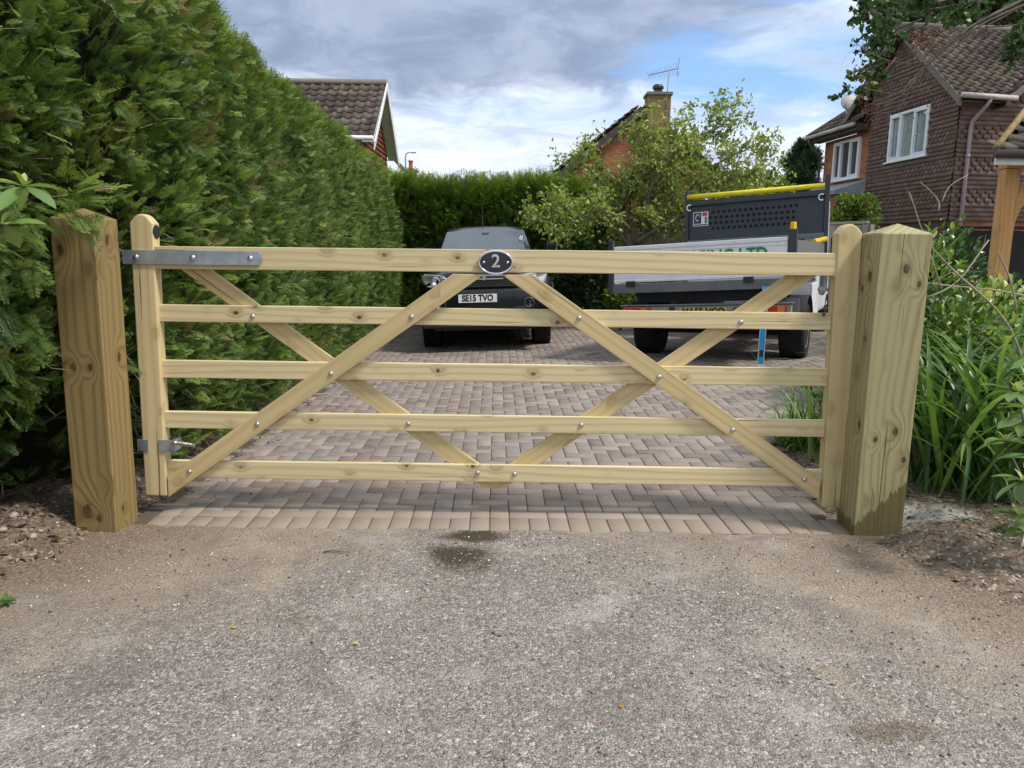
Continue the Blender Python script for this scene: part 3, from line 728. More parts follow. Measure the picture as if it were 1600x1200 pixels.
# fronds hanging over the head of the hinge post
k = 26; c_ = at(128, 320, 3.33)
pos = np.array([at(rg.uniform(85, 135), rg.uniform(285, 335), rg.uniform(3.25, 3.45)) for _ in range(k)])
d = np.stack([rg.normal(.7, .3, k), rg.normal(-.25, .3, k), rg.normal(-.15, .45, k)], 1)
scatter('foliage', fr_hi, pos-np.array(H0), d, rg.uniform(.12, .21, k), (.72+rg.normal(0, .12, k)).clip(0, 1), rg, CON, hedge, roll=.8)
k = 150; pos = np.array([at(rg.uniform(-30, 52), rg.uniform(310, 640), rg.uniform(3.1, 3.6)) for _ in range(k)])
d = np.stack([rg.normal(.5, .4, k), rg.normal(-.3, .3, k), rg.normal(-.35, .4, k)], 1)
scatter('foliage', fr_hi, pos-np.array(H0), d, rg.uniform(.10, .2, k), (.48+rg.normal(0, .16, k)).clip(0, 1), rg, CON, hedge, roll=.9)

# ------------------------------------------------------------------ hedge closing the far end of the drive
k0 = 0
bh = thing('conifer_hedge', 'bright green conifer hedge across the far end of the drive behind the black vehicle', 'hedge', (-.8, 15.6, 0)); B0 = np.array(bh.location)
def by(x, z): return 15.25+fbm(x, z, 1.0, 61, 3)*.16+.0*x
def btop(x): return 2.60+fbm(x, x*0, .7, 62, 3)*.12-.20*sm(.6, 2.2, x)
k = 8200; x = rg.uniform(-2.9, 2.0, k); z = .05+(btop(x))*rg.random(k); dep = rg.gamma(1.3, .07, k); y = by(x, z)+dep-.05
d = np.stack([rg.normal(0, .5, k), np.full(k, -.55), rg.normal(.55, .4, k)], 1)
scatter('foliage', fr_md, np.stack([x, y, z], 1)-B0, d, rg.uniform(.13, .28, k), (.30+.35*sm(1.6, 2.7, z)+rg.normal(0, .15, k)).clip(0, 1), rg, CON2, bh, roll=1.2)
k = 1800; x = rg.uniform(-2.9, 2.0, k); z = btop(x)+rg.uniform(-.28, .02, k); y = by(x, z)+rg.random(k)*.5
d = np.stack([rg.normal(0, .22, k), rg.normal(0, .22, k), np.ones(k)], 1)
scatter('foliage', fr_md, np.stack([x, y, z], 1)-B0, d, rg.uniform(.16, .40, k), (.72+rg.normal(0, .12, k)).clip(0, 1), rg, CON2, bh, roll=PI)
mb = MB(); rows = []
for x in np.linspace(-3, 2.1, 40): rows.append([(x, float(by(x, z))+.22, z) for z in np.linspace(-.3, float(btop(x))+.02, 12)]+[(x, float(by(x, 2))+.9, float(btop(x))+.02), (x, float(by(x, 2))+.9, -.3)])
mb.grid(rows); o = mb.build('branches', CORE, bh, True); o.location = -Vector(B0)  # closed sheet behind the fronds, coloured near black for the shaded depth

# ------------------------------------------------------------------ trees
class Tree:
    def __init__(s, seed, seg=4, wig=.25): s.rg = np.random.default_rng(seed); s.mb = MB(); s.lp = []; s.ld = []; s.seg = seg; s.wig = wig
    def twig(s, p, d, L, r, depth, kids=3, leaf=6, up=.1, ratio=.6, spread=.8):
        rg = s.rg; pts = [Vector(p)]; d = Vector(d).normalized(); n = s.seg
        for i in range(n):
            d = (d+Vector(rg.normal(0, s.wig, 3))+Vector((0, 0, up*.3))).normalized(); pts.append(pts[-1]+d*(L/n))
        s.mb.tube(pts, [r*(1-.75*i/n) for i in range(n+1)], 5 if r < .02 else 8, False)
        if depth > 0:
            for c in range(kids):
                t = (c+rg.uniform(.4, 1.0))/kids; i = min(int(t*n), n-1); q = pts[i].lerp(pts[i+1], t*n-i)
                dd = (d+Vector(rg.normal(0, spread, 3))).normalized(); s.twig(q, dd, L*ratio*rg.uniform(.7, 1.2), r*.5, depth-1, kids, leaf, up, ratio, spread)
        else:
            for c in range(leaf):
                t = rg.uniform(.1, 1.05); i = min(int(t*n), n-1); q = pts[i].lerp(pts[i+1], min(t*n-i, 1.2))
                s.lp.append(q); s.ld.append(d*.5+Vector(rg.normal(0, .7, 3))+Vector((0, 0, -.1)))
        return pts
    def limb(s, pts, r0, r1, tw=8, L=.5, depth=1, kids=3, leaf=6, t0=.3, spread=.9, up=.15, smooth=3):
        """a main limb through given points, side twigs along it"""
        rg = s.rg; P = [Vector(p) for p in pts]
        for _ in range(smooth):
            Q = [P[0]]
            for a, b in zip(P, P[1:]): Q += [a.lerp(b, .5)+Vector(rg.normal(0, .02, 3))*(b-a).length, b]
            P = [Q[0]]+[(Q[i-1]+Q[i]*2+Q[i+1])/4 for i in range(1, len(Q)-1)]+[Q[-1]]
        n = len(P)-1; s.mb.tube(P, [r0+(r1-r0)*i/n for i in range(n+1)], 8, True)
        for c in range(tw):
            t = t0+(1-t0)*(c+rg.random())/tw; i = min(int(t*n), n-1); d = (P[i+1]-P[i]).normalized()
            dd = (d*.6+Vector(rg.normal(0, spread, 3))).normalized(); s.twig(P[i], dd, L*rg.uniform(.6, 1.2), max(r1, r0*(1-t))*.5, depth, kids, leaf, up)
        return P
    def leaves(s, name, tmpl, smin, smax, mat, parent, rmean=.5, rsd=.2, extra=None):
        k = len(s.lp); P = np.array([tuple(p) for p in s.lp])-np.array(parent.location); D = np.array([tuple(p) for p in s.ld])
        return scatter(name, tmpl, P, D, s.rg.uniform(smin, smax, k), (rmean+s.rg.normal(0, rsd, k)).clip(0, 1), s.rg, mat, parent)
    def bark(s, name, mat, parent): o = s.mb.build(name, mat, parent, True); o.location = -Vector(parent.location); return o

APPLE = leafm('fruit_tree_leaf', [(0, (.10, .14, .03)), (.4, (.22, .28, .06)), (.7, (.35, .41, .095)), (1, (.55, .55, .20))], .38, .45, .45, .6, 1.3)
TB = plain('tree_bark', (.16, .125, .10), .9, 0, .3, 9, .5, .15)
base = at(985, 470, 13.3); base.z = gz(base.x, 13.3)
ft = thing('fruit_tree', 'loose yellow green fruit tree with several thin stems in front of the brick gable', 'tree', base)
T = Tree(5); D = 13.3
def tp(px, py, d=0): return at(px, py, D+d)
trk = [base, tp(984, 420), tp(982, 375)]
T.limb([base, tp(986, 430), tp(983, 380), tp(978, 330, .1), tp(985, 285, .2), tp(1000, 245, .1), tp(1005, 215)], .085, .012, 30, .5, 2, 3, 6, .38, .9, -.1)
T.limb([tp(988, 470, .1), tp(996, 400), tp(1010, 350), tp(1010, 290, -.3), tp(1055, 240, -.2), tp(1068, 215)], .055, .010, 28, .5, 2, 3, 6, .4, .9, -.1)
T.limb([tp(983, 385), tp(950, 345, -.2), tp(905, 320, -.4), tp(860, 325, -.5), tp(835, 340, -.5)], .04, .008, 18, .42, 2, 3, 6, .3)
T.limb([tp(980, 350), tp(945, 290, .2), tp(915, 255, .3), tp(885, 240, .4)], .03, .005, 13, .34, 2, 3, 4, .3, .9, -.1)
T.limb([tp(992, 380), tp(1040, 350, -.3), tp(1080, 330, -.2), tp(1110, 290), tp(1150, 270), tp(1190, 280)], .05, .008, 26, .48, 2, 3, 6, .25, .9, -.1)
T.limb([tp(1000, 370, .2), tp(1060, 320, .3), tp(1062, 260, .2), tp(1090, 215, .2), tp(1120, 205, .1), tp(1150, 172)], .04, .006, 20, .40, 2, 3, 4, .3, .9, -.1)
T.limb([tp(1075, 300, .2), tp(1120, 250, .3), tp(1165, 235, .3), tp(1200, 218, .2)], .025, .005, 12, .36, 2, 3, 3, .2, .9, -.1)
T.limb([tp(1110, 300), tp(1150, 300, .2), tp(1205, 270, .1)], .02, .005, 10, .5, 2, 3, 4, .2)
T.limb([tp(1000, 360, .6), tp(1020, 330, .9), tp(1050, 300, 1.1), tp(1090, 320, 1.1)], .03, .005, 14, .5, 2, 3, 5, .2)
T.limb([tp(985, 360, -.3), tp(950, 320, -.9), tp(900, 345, -1.0), tp(862, 365, -1)], .03, .006, 14, .35, 2, 3, 4, .2)
T.lp += [q+Vector(T.rg.normal(0, .07, 3)) for q in T.lp]; T.ld += T.ld[:]
T.leaves('crown', [dia_t(.6), dia_t(.5, .2)], .05, .095, APPLE, ft, .45, .2); T.bark('trunk', TB, ft)

# dark conifer far off and rounded shrubs/trees beyond the truck
DK = leafm('dark_needle_clump', [(0, (.014, .034, .016)), (.5, (.045, .092, .040)), (1, (.10, .165, .07))], .2, .6, .3, .7, .6)
def far_tree(px0, px1, pyt, pyb, Y, label, mat, seed, n_=3500, ls=.16, cone=False, name='tree', cat='tree', rm=.5, T_=None, zb=0):
    a = at(px0, pyb, Y); b = at(px1, pyb, Y); t = at((px0+px1)/2, pyt, Y); rg = np.random.default_rng(seed)
    cx = (a.x+b.x)/2; wd = (b.x-a.x)/2; z1 = t.z; z0 = max(a.z-.3, zb+.2) if a.z > 1 else zb+.3
    o = thing(name, label, cat, (cx, Y, zb)); k = n_
    # clumps
    nc = 26; ck = rg.random(nc)**.8; ang = rg.uniform(0, 2*PI, nc); cz = z0+(z1-z0)*ck
    rr = (wd*(1-ck)**.55*.85 if cone else wd*np.sqrt(np.clip(1-(2*ck-1)**2*.8, .1, 1))*.72)
    cxs = rr*np.cos(ang)*rg.uniform(.3, 1, nc); cys = rr*np.sin(ang)*rg.uniform(.3, 1, nc); cr = wd*rg.uniform(.22, .42, nc)*((1.15-ck*.7) if cone else 1)
    w_ = rg.integers(0, nc, k); u = unit(rg.normal(size=(k, 3))); q = rg.random(k)**.3
    P = np.stack([cxs[w_], cys[w_], np.minimum(cz[w_], z1-cr[w_]*.8)-zb], 1)+u*(cr[w_]*q)[:, None]*np.array([1, 1, .85])
    scatter('crown', T_ or [dia_t(.6), dia_t(.45, .2)], P, u+np.array([0, 0, .3])+rg.normal(0, .5, (k, 3)), rg.uniform(ls*.6, ls*1.3, k), (rm+rg.normal(0, .2, k)).clip(0, 1), rg, mat, o)
    mb = MB(); mb.tube([(0, 0, -.1), (.05*wd, 0, (z1-zb)*.5), (0, 0, (z1-zb)*.85)], [wd*.09, wd*.06, wd*.015], 8)
    for i in range(9):
        zq = (z1-zb)*rg.uniform(.35, .8); aa = rg.uniform(0, 2*PI); mb.tube([(0, 0, zq), (wd*.35*math.cos(aa), wd*.35*math.sin(aa), zq+wd*.2), (wd*.65*math.cos(aa), wd*.65*math.sin(aa), zq+wd*.3)], [wd*.035, wd*.02, .005], 5)
    mb.build('trunk', TB, o, True); return o
far_tree(1196, 1300, 224, 330, 34, 'dark green conifer beyond the truck beside the brick wing', DK, 3, 7000, .30, True, 'conifer_tree', 'tree', .45, [conifer_t(rg, 4, 0, 2.2)])
YG = leafm('yellow_green_leaf', [(0, (.04, .075, .012)), (.5, (.12, .18, .03)), (1, (.27, .31, .07))], .35, .5, .4, .6, .8)
MG = leafm('mid_green_leaf', [(0, (.022, .05, .012)), (.5, (.060, .118, .024)), (1, (.13, .21, .05))], .3, .5, .4, .6, 1.5)
far_tree(1085, 1235, 272, 345, 19, 'pale green shrub showing over the truck headboard', YG, 4, 5200, .13, False, 'shrub', 'shrub', .5)
far_tree(1280, 1384, 306, 380, 14.5, 'fine leaved bright green bush under the lead flat roof', YG, 7, 6500, .08, False, 'bush', 'shrub', .45)
DG = leafm('glossy_dark_leaf', [(0, (.012, .034, .010)), (.5, (.038, .085, .022)), (.85, (.075, .14, .035)), (1, (.16, .24, .07))], .15, .25, .6, .6, 2)
far_tree(938, 1000, 452, 520, 12.9, 'small leafy shrub at the left of the truck, beneath the fruit tree', YG, 8, 1800, .09, False, 'shrub', 'shrub', .4, zb=.1)
far_tree(840, 950, 372, 480, 14.6, 'dark ivy covered shrub below the fruit tree, right of the black vehicle', DG, 9, 4200, .11, False, 'shrub', 'shrub', .35)
far_tree(1000, 1075, 400, 470, 14.7, 'dark ivy mound against the fence behind the truck', DG, 10, 2400, .11, False, 'shrub', 'shrub', .3)

# close-boarded fence at the end of the drive and to the right
FW = wood('weathered_fence_board', (.075, .066, .055), (.040, .035, .030), (.02, .016, .012), 20, .4, (.05, .05, .035), 1.0)
def fence(p0, p1, z0, z1, label, mat, name='garden_fence'):
    p0 = Vector((p0[0], p0[1], 0)); p1 = Vector((p1[0], p1[1], 0)); d = p1-p0; L = d.length; a = math.atan2(d.y, d.x)
    o = thing(name, label, 'fence', p0, (0, 0, a)); mb = MB(); n_ = int(L/.1); rr = random.Random(n_)
    for i in range(n_): mb.prism([(i*L/n_, 0, z0), ((i+1)*L/n_+.012, -.014, z0), ((i+1)*L/n_+.012, -.006, z0), (i*L/n_, .012, z0)], (0, 0, z1-z0+rr.uniform(-.006, .006)))
    mb.build('boards', mat, o); mb = MB(); mb.box((0, -.03, z1+.012), (L, .04, z1+.05)); mb.build('capping', mat, o, bev=.004)
    k = max(1, int(L/1.8))
    for i in range(k+1): mb = MB(); x = i*L/k; mb.box((x-.045, .016, z0-.1), (x+.045, .10, z1+.0)); mb.build('fence_post', mat, o)
    return o
fence((.3, 15.9), (4.6, 15.7), 0, 1.93, 'dark weathered board fence behind the fruit tree stems', FW)
GF = wood('grey_fence_board', (.26, .23, .20), (.17, .15, .13), (.08, .06, .05), 20, .4, (.20, .19, .16), 1.0)
pa, pb = at(1296, 352, 12.6), at(1356, 352, 12.0)
fence((pa.x, pa.y), (pb.x, pb.y), 0, pa.z, 'grey board fence panel between the truck and the closing post', GF)
BF = plain('dark_stained_boards', (.018, .017, .018), .7, 0, .3, 8, .4)
pa, pb = at(1488, 353, 9.6), at(1640, 350, 9.4)
fence((pa.x, pa.y), (pb.x, pb.y), 0, pa.z-.05, 'near black panel fence behind the oak porch post', BF)
# ------------------------------------------------------------------ building materials
def brickm(name, cols, mortar, scale=1.0):
    m, n = new_mat(name); x_, y_, z_ = n.sep(world_co(n)); u = n.comb(n.m('ADD', x_, y_), z_, 0.0)
    b = n.n('ShaderNodeTexBrick', offset=.5); n.put(b.inputs['Vector'], u)
    b.inputs['Scale'].default_value = 1; b.inputs['Brick Width'].default_value = .225*scale; b.inputs['Row Height'].default_value = .075*scale
    b.inputs['Mortar Size'].default_value = .006*scale; b.inputs['Mortar Smooth'].default_value = .2; b.inputs['Bias'].default_value = 0
    b.inputs['Color1'].default_value = (0, 0, 0, 1); b.inputs['Color2'].default_value = (1, 1, 1, 1); b.inputs['Mortar'].default_value = (.5, .5, .5, 1)
    p = world_co(n); c = n.ramp(b.outputs['Color'], [(i/(len(cols)-1), q) for i, q in enumerate(cols)])
    a = n.noise(p, 1.1, 5, .6); f = n.noise(p, 45, 4, .7)
    c = n.mix(n.rng(f, .3, .7), n.vm('SCALE', c, sc=.75), n.vm('SCALE', c, sc=1.2))
    c = n.mix(b.outputs['Fac'], c, mortar)
    c = n.mix(n.rng(a, .5, .75, 0, .3, True), c, (.12, .085, .06))
    return fin(m, n, c, .9, .15, 0, n.bump(n.m('ADD', n.m('MULTIPLY', b.outputs['Fac'], -1.0), n.m('MULTIPLY', f, .4)), .7, .008))
BRICK = brickm('orange_red_brick', [(.27, .085, .040), (.40, .14, .060), (.34, .105, .048), (.47, .19, .085)], (.30, .25, .20))
BRICKY = brickm('lichened_brick', [(.20, .13, .05), (.27, .19, .08), (.22, .12, .06), (.30, .22, .10)], (.20, .18, .11))
def tilem(name, stops, moss=(.20, .17, .08), mamt=.35, rough=.85):
    m, n = new_mat(name); p = world_co(n); rn = attr(n, 'rnd')
    c = n.ramp(rn, stops); a = n.noise(p, .8, 6, .65); f = n.noise(p, 26, 5, .7)
    c = n.mix(n.rng(f, .3, .7), n.vm('SCALE', c, sc=.72), n.vm('SCALE', c, sc=1.25))
    c = n.mix(n.m('MULTIPLY', n.rng(a, .5, .68, 0, mamt, True), n.rng(f, .35, .6)), c, moss)
    lich = n.rng(n.noise(p, 14, 3, .6), .66, .72, 0, .5); c = n.mix(lich, c, (.33, .31, .26))
    return fin(m, n, c, rough, .2, 0, n.bump(f, .5, .006))
ROOF = tilem('grey_brown_roof_tile', [(0, (.048, .037, .032)), (.5, (.085, .066, .057)), (1, (.13, .103, .087))])
HANG = tilem('brown_hanging_tile', [(0, (.155, .105, .092)), (.5, (.19, .130, .115)), (1, (.235, .166, .146))], (.17, .115, .045), .25, .6)
HANGR = tilem('red_hanging_tile', [(0, (.26, .085, .05)), (.5, (.33, .11, .06)), (1, (.40, .15, .085))], (.2, .1, .06), .2)
VERGE = plain('mortar_verge', (.20, .175, .15), .9, 0, .3, 5, .5, .1, ((.10, .10, .05), .5))
FASCIA = plain('white_fascia', (.66, .67, .68), .45, 0, .1, 3)
DKWOOD = plain('brown_stained_soffit', (.06, .042, .035), .7, 0, .3, 6, .3)
LEAD = plain('lead_sheet', (.27, .30, .34), .55, .2, .25, 3, .2)
PIPE = plain('mauve_brown_downpipe', (.30, .24, .25), .4, 0, .15, 4)
PIPEB = plain('dark_brown_pipe', (.07, .05, .045), .4, 0, .15, 4)
GUT = plain('weathered_gutter', (.40, .36, .33), .5, 0, .3, 5)
m, n = new_mat('window_glass'); p = world_co(n)
GLASS = fin(m, n, n.mix(n.noise(p, 1.5, 3), (.02, .025, .028), (.05, .06, .065)), .04, .8)
NET = plain('net_curtain', (.66, .68, .68), .8, 0, .2, 7, .3)

def inpoly(pt, poly):
    x, y = pt; c = False; n = len(poly); j = n-1
    for i in range(n):
        if (poly[i][1] > y) != (poly[j][1] > y) and x < (poly[j][0]-poly[i][0])*(y-poly[i][1])/(poly[j][1]-poly[i][1])+poly[i][0]: c = not c
        j = i
    return c
def roof_tiles(name, O, u, v, poly, parent, mat, tw=.25, gauge=.27, amp=.038, seed=1, seg=8):
    """interlocking tiles: O eave origin, u along the eave, v up the slope (unit); poly in (u, v) metres"""
    O = Vector(O)-Vector(parent.location) if parent else Vector(O); u = Vector(u).normalized(); v = Vector(v).normalized(); nn = u.cross(v); nn = nn if nn.z > 0 else -nn
    us = [p[0] for p in poly]; vs = [p[1] for p in poly]; rr = random.Random(seed); V = []; F = []; A = []
    r = 0; vv = min(vs)
    while vv < max(vs):
        uu = min(us)
        while uu < max(us):
            if inpoly((uu+tw/2, vv+gauge*.45), poly):
                rn = rr.random(); dz = rr.gauss(0, .0012); b = len(V)
                for k in range(seg+1):
                    t = k/seg; w_ = amp*(max(0, math.sin(PI*min(t/.5, 1)))**.9)*1.3-amp*.3*(t > .5)*math.sin(PI*(t-.5)/.5)
                    for (vq, lf) in ((vv-.004, .002), (vv, .042), (vv+gauge+.01, .0)):
                        V.append(O+u*(uu+t*tw)+v*vq+nn*(w_+lf+dz)); A.append(rn)
                for k in range(seg):
                    for q in (0, 1): a = b+k*3+q; F.append((a, a+3, a+4, a+1))
            uu += tw
        vv += gauge; r += 1
    me = npmesh(name, np.array([tuple(p) for p in V]), np.array(F), {'rnd': A}); return link(name, me, mat, parent)
def wall_tiles(name, O, u, poly, holes, parent, mat, bands, tw=.165, gauge=.10, seed=2, w_out=None):
    """tile hanging on a vertical wall: plain courses and scalloped courses; (u, z) metres"""
    O = Vector(O)-Vector(parent.location); u = Vector(u).normalized(); nn = u.cross(Vector((0, 0, 1)))
    if w_out is not None and nn.dot(Vector(w_out)) < 0: nn = -nn
    rr = random.Random(seed); V = []; F = []; A = []; us = [p[0] for p in poly]; zs = [p[1] for p in poly]
    Fn = []; row = 0; z = min(zs)
    top = max(zs)
    while z < top:
        sc = bands(z); off = (row % 2)*tw/2; uu = min(us)-off
        while uu < max(us):
            c = (uu+tw/2, z+gauge*.5)
            if inpoly(c, poly) and not any(h[0]-.02 < c[0] < h[2]+.02 and h[1]-.03 < c[1] < h[3]+.02 for h in holes):
                rn = rr.random(); b = len(V); g = .006 if sc else .0012; lf = (.040 if sc else .046)+rr.gauss(0, .0012); a0, a1 = max(uu+g, min(us)), min(uu+tw-g, max(us)); hgt = gauge*(1.12 if sc else 1.08)
                bot = [(a0+(a1-a0)*t, (gauge*.98*(1-math.sin(PI*t)**.75) if sc else 0)) for t in (0, .1, .25, .5, .75, .9, 1)]
                n_ = len(bot)
                for (x, dz) in bot:
                    zz = z+dz-gauge*.15*(1 if sc else 0)
                    for (zq, l) in ((zz+.001, .004), (zz, lf*(1-dz/gauge*.45)), (z+hgt, .006)): V.append(O+u*x+Vector((0, 0, zq))+nn*l); A.append(rn)
                for k in range(n_-1):
                    for q in (0, 1): a = b+k*3+q; F.append((a, a+3, a+4, a+1))
            uu += tw
        z += gauge; row += 1
    me = npmesh(name, np.array([tuple(p) for p in V]), np.array(F), {'rnd': A}); return link(name, me, mat, parent)
def wall(name, O, u, poly, holes, parent, mat, thick=.12, w_out=None, back=0):
    """flat wall in (u, z) with rectangular openings cut out, front on the plane, thickness behind; UV in metres"""
    O = Vector(O)-Vector(parent.location); u = Vector(u).normalized(); nn = u.cross(Vector((0, 0, 1)))
    if w_out is not None and nn.dot(Vector(w_out)) < 0: nn = -nn
    bm = bmesh.new(); uvl = bm.loops.layers.uv.new('UVMap')
    us = sorted({p[0] for p in poly} | {h[0] for h in holes} | {h[2] for h in holes}); zs = sorted({p[1] for p in poly} | {h[1] for h in holes} | {h[3] for h in holes})
    vs = [bm.verts.new(O+u*a+Vector((0, 0, z))-nn*back) for a, z in poly]; f = bm.faces.new(vs)
    for a in us[1:-1]: bmesh.ops.bisect_plane(bm, geom=bm.verts[:]+bm.edges[:]+bm.faces[:], plane_co=O+u*a, plane_no=u)
    for z in zs[1:-1]: bmesh.ops.bisect_plane(bm, geom=bm.verts[:]+bm.edges[:]+bm.faces[:], plane_co=O+Vector((0, 0, z)), plane_no=(0, 0, 1))
    kill = []
    for f in bm.faces:
        c = f.calc_center_median()-O; a = c.dot(u); z = c.z
        if any(h[0] < a < h[2] and h[1] < z < h[3] for h in holes): kill.append(f)
    bmesh.ops.delete(bm, geom=kill, context='FACES')
    ex = bmesh.ops.extrude_face_region(bm, geom=bm.faces[:])
    bmesh.ops.translate(bm, verts=[g for g in ex['geom'] if isinstance(g, bmesh.types.BMVert)], vec=-nn*thick)
    bmesh.ops.recalc_face_normals(bm, faces=bm.faces[:])
    for f in bm.faces:
        for l in f.loops: c = l.vert.co-O; l[uvl].uv = (c.dot(u)+c.dot(nn)*.7+20, c.z+20)
    me = bpy.data.meshes.new(name); bm.to_mesh(me); bm.free(); return link(name, me, mat, parent)
def window(O, u, h, parent, w_out, mull=(.34, .67), curtain=True, deep=.06, sill=True, open_first=True):
    """casement window filling hole h=(u0,z0,u1,z1)"""
    O = Vector(O)-Vector(parent.location); u = Vector(u).normalized(); nn = u.cross(Vector((0, 0, 1)))
    if nn.dot(Vector(w_out)) < 0: nn = -nn
    Mx = Matrix((u, nn, Vector((0, 0, 1)))).transposed().to_4x4(); Mx.translation = O
    u0, z0, u1, z1 = h; w_ = u1-u0; fr = .062; mb = MB()
    def b(a0, c0, a1, c1, d0, d1): mb.box((a0, d0, c0), (a1, d1, c1), Mx)
    b(u0, z0, u1, z0+fr, -.07, .045); b(u0, z1-fr, u1, z1, -.07, .045); b(u0, z0+fr, u0+fr, z1-fr, -.07, .045); b(u1-fr, z0+fr, u1, z1-fr, -.07, .045)
    cuts = [u0+w_*t for t in mull]; ed = [u0+fr]+[c for c in cuts for _ in (0, 1)]+[u1-fr]
    for c in cuts: b(c-.03, z0+fr, c+.03, z1-fr, -.07, .043)
    wo_ = mb.build('window', WHITE, parent, bev=.004)
    lo = u0+fr; panes = []
    for i, c in enumerate(cuts+[u1-fr+.03]): panes.append((lo, c-.03)); lo = c+.03
    for i, (a, c) in enumerate(panes):
        if i in (0,) or (i == 2 and open_first):
            mb = MB()
            for q in ((a, z0+fr, c, z0+fr+.04), (a, z1-fr-.04, c, z1-fr), (a, z0+fr+.04, a+.035, z1-fr-.04), (c-.035, z0+fr+.04, c, z1-fr-.04)): mb.box((q[0]+.001, -.02, q[1]), (q[2]-.001, .05, q[3]), Mx)
            mb.build('casement', WHITE, wo_, bev=.003)
        mb = MB(); mb.box((a+.002, -.03, z0+fr), (c-.002, -.022, z1-fr), Mx); mb.build('pane', GLASSC if curtain else GLASS, wo_)
    if curtain:
        mb = MB(); rows = [[Mx @ Vector((u0+fr+.001+(w_-2*fr-.002)*t/60, -.040-.007*math.sin(t*1.35), z)) for t in range(61)] for z in (z0+fr, z1-fr)]
        mb.grid(rows); mb.build('curtain', NET, wo_, True)
    mb = MB(); mb.box((u0, -.32, z0), (u1, -.30, z1), Mx); mb.build('room_dark', DKWOOD, wo_)
    if sill: mb = MB(); mb.box((u0-.06, -.02, z0-.045), (u1+.06, .095, z0-.003), Mx); mb.build('sill', WHITE, wo_, bev=.006)
    return wo_
m, n = new_mat('clear_glass'); g1 = n.n('ShaderNodeBsdfGlossy'); g1.inputs[0].default_value = (.9, .95, 1, 1); g1.inputs['Roughness'].default_value = .02
t1 = n.n('ShaderNodeBsdfTransparent'); t1.inputs[0].default_value = (.80, .86, .86, 1); ms = n.n('ShaderNodeMixShader'); lw = n.n('ShaderNodeMath', operation='MULTIPLY_ADD'); _l = n.n('ShaderNodeLayerWeight'); _l.inputs[0].default_value = .35; m.node_tree.links.new(_l.outputs['Facing'], lw.inputs[0]); lw.inputs[1].default_value = .32; lw.inputs[2].default_value = .05
m.node_tree.links.new(lw.outputs[0], ms.inputs[0]); m.node_tree.links.new(t1.outputs[0], ms.inputs[1]); m.node_tree.links.new(g1.outputs[0], ms.inputs[2])
oo = n.n('ShaderNodeOutputMaterial'); m.node_tree.links.new(ms.outputs[0], oo.inputs[0]); GLASSC = m

def uz(p, K, a): d = Vector(p)-Vector(K); return (d.dot(Vector(a)), p.z)
# ------------------------------------------------------------------ house on the right
K = at(1486, 300, 18.0); K = Vector((K.x, K.y, 0)); a = Vector((-.085, 1, 0)).normalized(); b = Vector((1, .085, 0)).normalized()   # a: flank receding, b: front
def onA(px, py): return onp(px, py, K, a)
def onB(px, py): return onp(px, py, K, b)
def A_(px, py): p = onA(px, py); return uz(p, K, a)
def B_(px, py): p = onB(px, py); return uz(p, K, b)
hr = thing('tile_hung_house', 'large brown tile hung house with brick wing and white windows at the right', 'house', K); outA = -b; outB = -a
ze = A_(1489, 146)[1]                      # eaves height at the corner
uap, zap = A_(1420, 50); ulf = A_(1352, 176)[0]
jn, _ = A_(1357, 240)                      # where the tile hanging meets the brick wing
wg_end = A_(1285, 270)[0]
zb = A_(1486, 344)[1]                      # foot of the tile hanging
zlf = zap-(zap-ze)*(ulf-uap)/(uap-0) if uap else ze
win1 = [A_(1450, 241), A_(1450, 166)]; w1a = A_(1452, 200)[0]; w1b = A_(1391, 210)[0]
h1 = (min(w1a, w1b), A_(1452, 241)[1], max(w1a, w1b), A_(1452, 163)[1])
polyA = [(0, 0), (max(ulf, jn), 0), (max(ulf, jn), zlf), (uap, zap), (0, ze)]
polyA = [(0, 0), (jn, 0), (jn, zap-(zap-ze)*(jn-uap)/uap), (uap, zap), (0, ze)]
wall('flank_wall', K, a, polyA, [h1], hr, DKWOOD, .2, outA)
def bands(z): r = (z-zb)/.10; return (r % 7) >= 4
wall_tiles('tile_hanging', K, a, [(0, zb), (jn, zb), (jn, polyA[2][1]-.02), (uap, zap-.02), (0, ze)], [h1], hr, HANG, bands, w_out=outA)
window(K, a, h1, hr, outA, (.36, .70))
# brick wing
zwe = A_(1358, 203)[1]; h2 = (A_(1343, 250)[0], A_(1343, 276)[1], A_(1303, 250)[0], A_(1343, 214)[1])
wall('wing_wall', K, a, [(jn, 0), (wg_end, 0), (wg_end, zwe), (jn, zwe)], [h2], hr, BRICK, .2, outA, back=.03)
window(K, a, h2, hr, outA, (.36, .70), curtain=False)
mb = MB(); e0 = K-Vector(hr.location)
def LB(u, out, z, K_=K, ax_=a, o_=outA): return Vector(K_)+Vector(ax_)*u+Vector(o_)*out+Vector((0, 0, z))-Vector(hr.location)
mb.prism([LB(jn+.03, .0, zwe), LB(jn+.03, .38, zwe), LB(jn+.03, .38, zwe+.17), LB(jn+.03, 0, zwe+.17)], a*(wg_end-jn+.27)); mb.build('fascia', DKWOOD, hr)
def gutter(p0, p1, name='gutter', mat=GUT, r=.055):
    mb = MB(); mb.tube([p0, p1], r, 10); return mb.build(name, mat, hr, True)
gutter(LB(jn+.03, .46, zwe+.14), LB(wg_end+.35, .46, zwe+.14))
